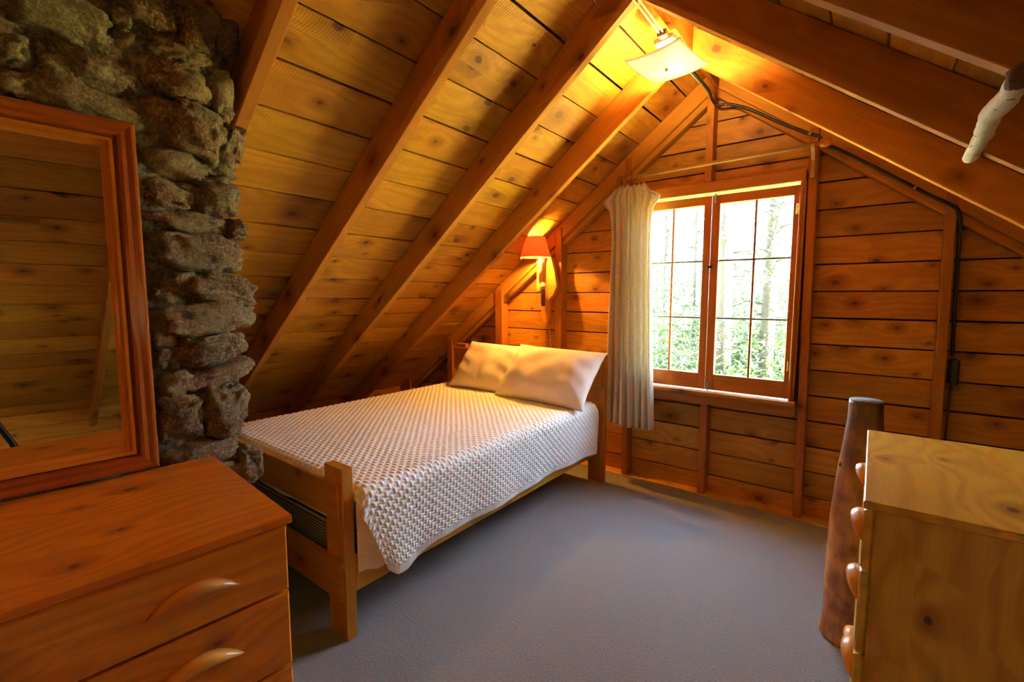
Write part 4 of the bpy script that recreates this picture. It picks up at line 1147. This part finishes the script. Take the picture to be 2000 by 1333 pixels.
# floor lamp added beside the viewer to fill-light the right dresser, out of the frame
fl_ = empty('fill_floor_lamp', (0.85, -0.65, 0)); tag(fl_, 'floor lamp with a cream shade added as fill light beside the viewer, out of the frame', 'lamp')
lathe('base', [(0.13, 0), (0.13, .015), (0.10, .025), (0.02, .03)], M_DARKM, Matrix.Translation((0.85, -0.65, 0)), fl_, 24)
lathe('pole', [(0.01, .02), (0.01, 1.16)], M_DARKM, Matrix.Translation((0.85, -0.65, 0)), fl_, 12)
fs_ = lathe('shade', [(0.16, 0.0), (0.10, 0.20)], shade_mat('cream_shade', (0.85, 0.78, 0.62), tr=0.6), Matrix.Translation((0.85, -0.65, 1.12)), fl_, 32)
bm = bmesh.new(); bm.from_mesh(fs_.data)
for f in [f for f in bm.faces if len(f.verts) > 4]: bm.faces.remove(f)
bm.to_mesh(fs_.data); bm.free()
lathe('bulb', [(0.0, .05), (0.02, .04), (0.028, .02), (0.022, 0.0), (0.012, -.03)], M_BULB, Matrix.Translation((0.85, -0.65, 1.20)), fl_, 16)
q_ = light('POINT', 'fill_floor_lamp_light', (0.85, -0.65, 1.215), FLOOR_FILL_W, FLOOR_FILL_C, 0.032)
q_.parent = fl_; q_.matrix_parent_inverse = WM[fl_.name].inverted()

# ------------------------------------------------------------------ camera tripod seen in the mirror
tp = empty('tripod', (0, 0, 0)); tag(tp, 'black tripod standing in the room, glimpsed at the edge of the mirror', 'tripod')
lathe('column', [(0.014, 0), (0.014, .45), (0.03, .46), (0.03, .48)], M_CABLE, Matrix.Translation((0.02, -0.20, 0.72)), tp, 12)
for k in range(3):
    a = math.radians(200 + 120 * k)
    t_ = Vector((0.02 + .03 * math.cos(a), -0.20 + .03 * math.sin(a), 1.0)); f_ = Vector((0.02 + .42 * math.cos(a), -0.20 + .42 * math.sin(a), 0.012))
    tube('leg', [t_, t_.lerp(f_, .5), t_.lerp(f_, .52), f_], [.014, .013, .010, .009], M_CABLE, tp, 10)

# ------------------------------------------------------------------ outside
M_GRND = plain('forest_floor', (0.54, 0.46, 0.11), .95, bump=.1, bscale=3, var=.5)
gr = meshobj('ground', [(-60, -60, -3.2), (60, -60, -3.2), (60, 80, -3.2), (-60, 80, -3.2)], [(0, 1, 2, 3)], M_GRND)
tag(gr, kind='structure')
M_TRK = plain('pine_trunk', (0.014, 0.014, 0.0135), .9, bump=.03, bscale=9, var=.3)
def leaf_mat(name, c):
    m, nt, b = newmat(name); oi = N(nt, 'ShaderNodeObjectInfo'); tc = N(nt, 'ShaderNodeTexCoord')
    n = N(nt, 'ShaderNodeTexNoise'); n.inputs['Scale'].default_value = 1.2; nt.links.new(tc.outputs['Object'], n.inputs['Vector'])
    cc = mixc(nt, n.outputs['Fac'], tuple(x * .6 for x in c), tuple(x * 1.3 for x in c))
    nt.links.new(cc, b.inputs['Base Color']); b.inputs['Roughness'].default_value = .6
    t = N(nt, 'ShaderNodeBsdfTranslucent'); nt.links.new(cc, t.inputs[0]); mx = N(nt, 'ShaderNodeMixShader'); mx.inputs[0].default_value = .45
    o = nt.nodes['Material Output']; nt.links.new(b.outputs[0], mx.inputs[1]); nt.links.new(t.outputs[0], mx.inputs[2]); nt.links.new(mx.outputs[0], o.inputs[0])
    return m
M_LEAF = [leaf_mat('pine_needles', (0.008, 0.016, 0.010)), leaf_mat('bush_leaves', (0.013, 0.032, 0.008))]
def tree(name, label, x, y, h, r, kind, rs, crown0=0.25, spread=1.0, nl=2600, group=None):
    root = empty(name, (x, y, -3.2)); tag(root, label, 'tree', group)
    lean = rs.uniform(-.25, .25)
    tube('trunk', [(x, y, -3.25), (x + lean * .5, y, -3.2 + h * .5), (x + lean, y, -3.2 + h)], [r, r * .75, r * .2], M_TRK, root, 10)
    V = []; F = []
    blobs = []
    if kind == 0:
        nb = int(h * 3.2)
        for i in range(nb):
            t = crown0 + (1 - crown0) * (i + .5) / nb; z = -3.2 + h * t
            a = rs.uniform(0, 6.28); R = spread * (1.25 - t) * rs.uniform(.5, 1.2)
            bx, by = x + lean * t + R * math.cos(a), y + R * math.sin(a)
            tube('branch', [(x + lean * t, y, z), ((x + bx) / 2, (y + by) / 2, z + .08), (bx, by, z - .1)], [.03, .02, .006], M_TRK, root, 5)
            blobs.append((bx, by, z, .42 * spread, .16)); blobs.append(((x + bx) / 2, (y + by) / 2, z, .3 * spread, .12))
    else:
        for i in range(26):
            a = rs.uniform(0, 6.28); R = spread * math.sqrt(rs.random()); z = -3.2 + h * rs.uniform(.12, 1.0)
            s = spread * (1.15 - abs((z + 3.2) / h - .45))
            blobs.append((x + R * math.cos(a) * s, y + R * math.sin(a) * s, z, .55 * spread * .7, .4))
    per = nl // len(blobs)
    for (bx, by, bz, br, bh) in blobs:
        for q in range(per):
            a = rs.uniform(0, 6.28); R = br * math.sqrt(rs.random()); p = Vector((bx + R * math.cos(a), by + R * math.sin(a), bz + rs.gauss(0, bh)))
            sz = rs.uniform(.07, .15) if kind else rs.uniform(.05, .12)
            d = Vector((rs.gauss(0, 1), rs.gauss(0, 1), rs.gauss(0, .6))).normalized() * sz; e = Vector((rs.gauss(0, 1), rs.gauss(0, 1), rs.gauss(0, 1))).normalized() * sz * (.45 if kind else .22)
            i0 = len(V); V += [p - d, p + e, p + d]; F.append((i0, i0 + 1, i0 + 2))
    meshobj('foliage', V, F, M_LEAF[kind], None, root)
    return root
rs = random.Random(21)
# x position from the pixel column of the trunk at a given distance
def atpx(px, dist):
    d = cam_ray(px, 570); t = dist / d.y; return d.x * t, dist
for i, (px, dist, h, r, lab) in enumerate([(1424, 9.5, 11.5, .16, 'tall grey pine trunk seen in the right sash, left of its muntin'), (1498, 11.0, 12, .17, 'tall pine seen in the right sash, right of its muntin'),
                                      (1362, 14, 12, .12, 'slim pine seen at the right edge of the left sash'), (1300, 17, 11, .12, 'slim distant pine seen through the left sash beside the curtain')]):
    x, y = atpx(px, dist); tree('pine_tree', lab, x, y, h, r, 0, rs, .30, 1.15 if i < 2 else .9, 5200)
for i, (px, dist, h, s) in enumerate([(1262, 12, 3.9, 1.7), (1325, 17, 4.8, 1.9), (1400, 22, 5.6, 2.3), (1450, 13.5, 3.9, 1.6), (1530, 17.5, 5.0, 1.9), (1580, 12, 3.7, 1.5), (1470, 27, 6.5, 2.8), (1360, 30, 7.0, 3.0), (1372, 9.2, 2.9, 1.1), (1290, 25, 6.0, 2.5)]):
    x, y = atpx(px, dist); tree('young_tree', 'bright green leafy tree in the blurred woods outside the window', x, y, h, .06, 1, rs, .2, s, 9000, 'green trees outside the window')
wl = tube('utility_wire', [(-9, 9, 0.05), (-4, 8.6, -0.12), (0, 8.3, -0.15), (5, 8, -.05)], 0.012, M_CABLE); tag(wl, 'thin dark wire strung low across the view outside the window', 'wire')
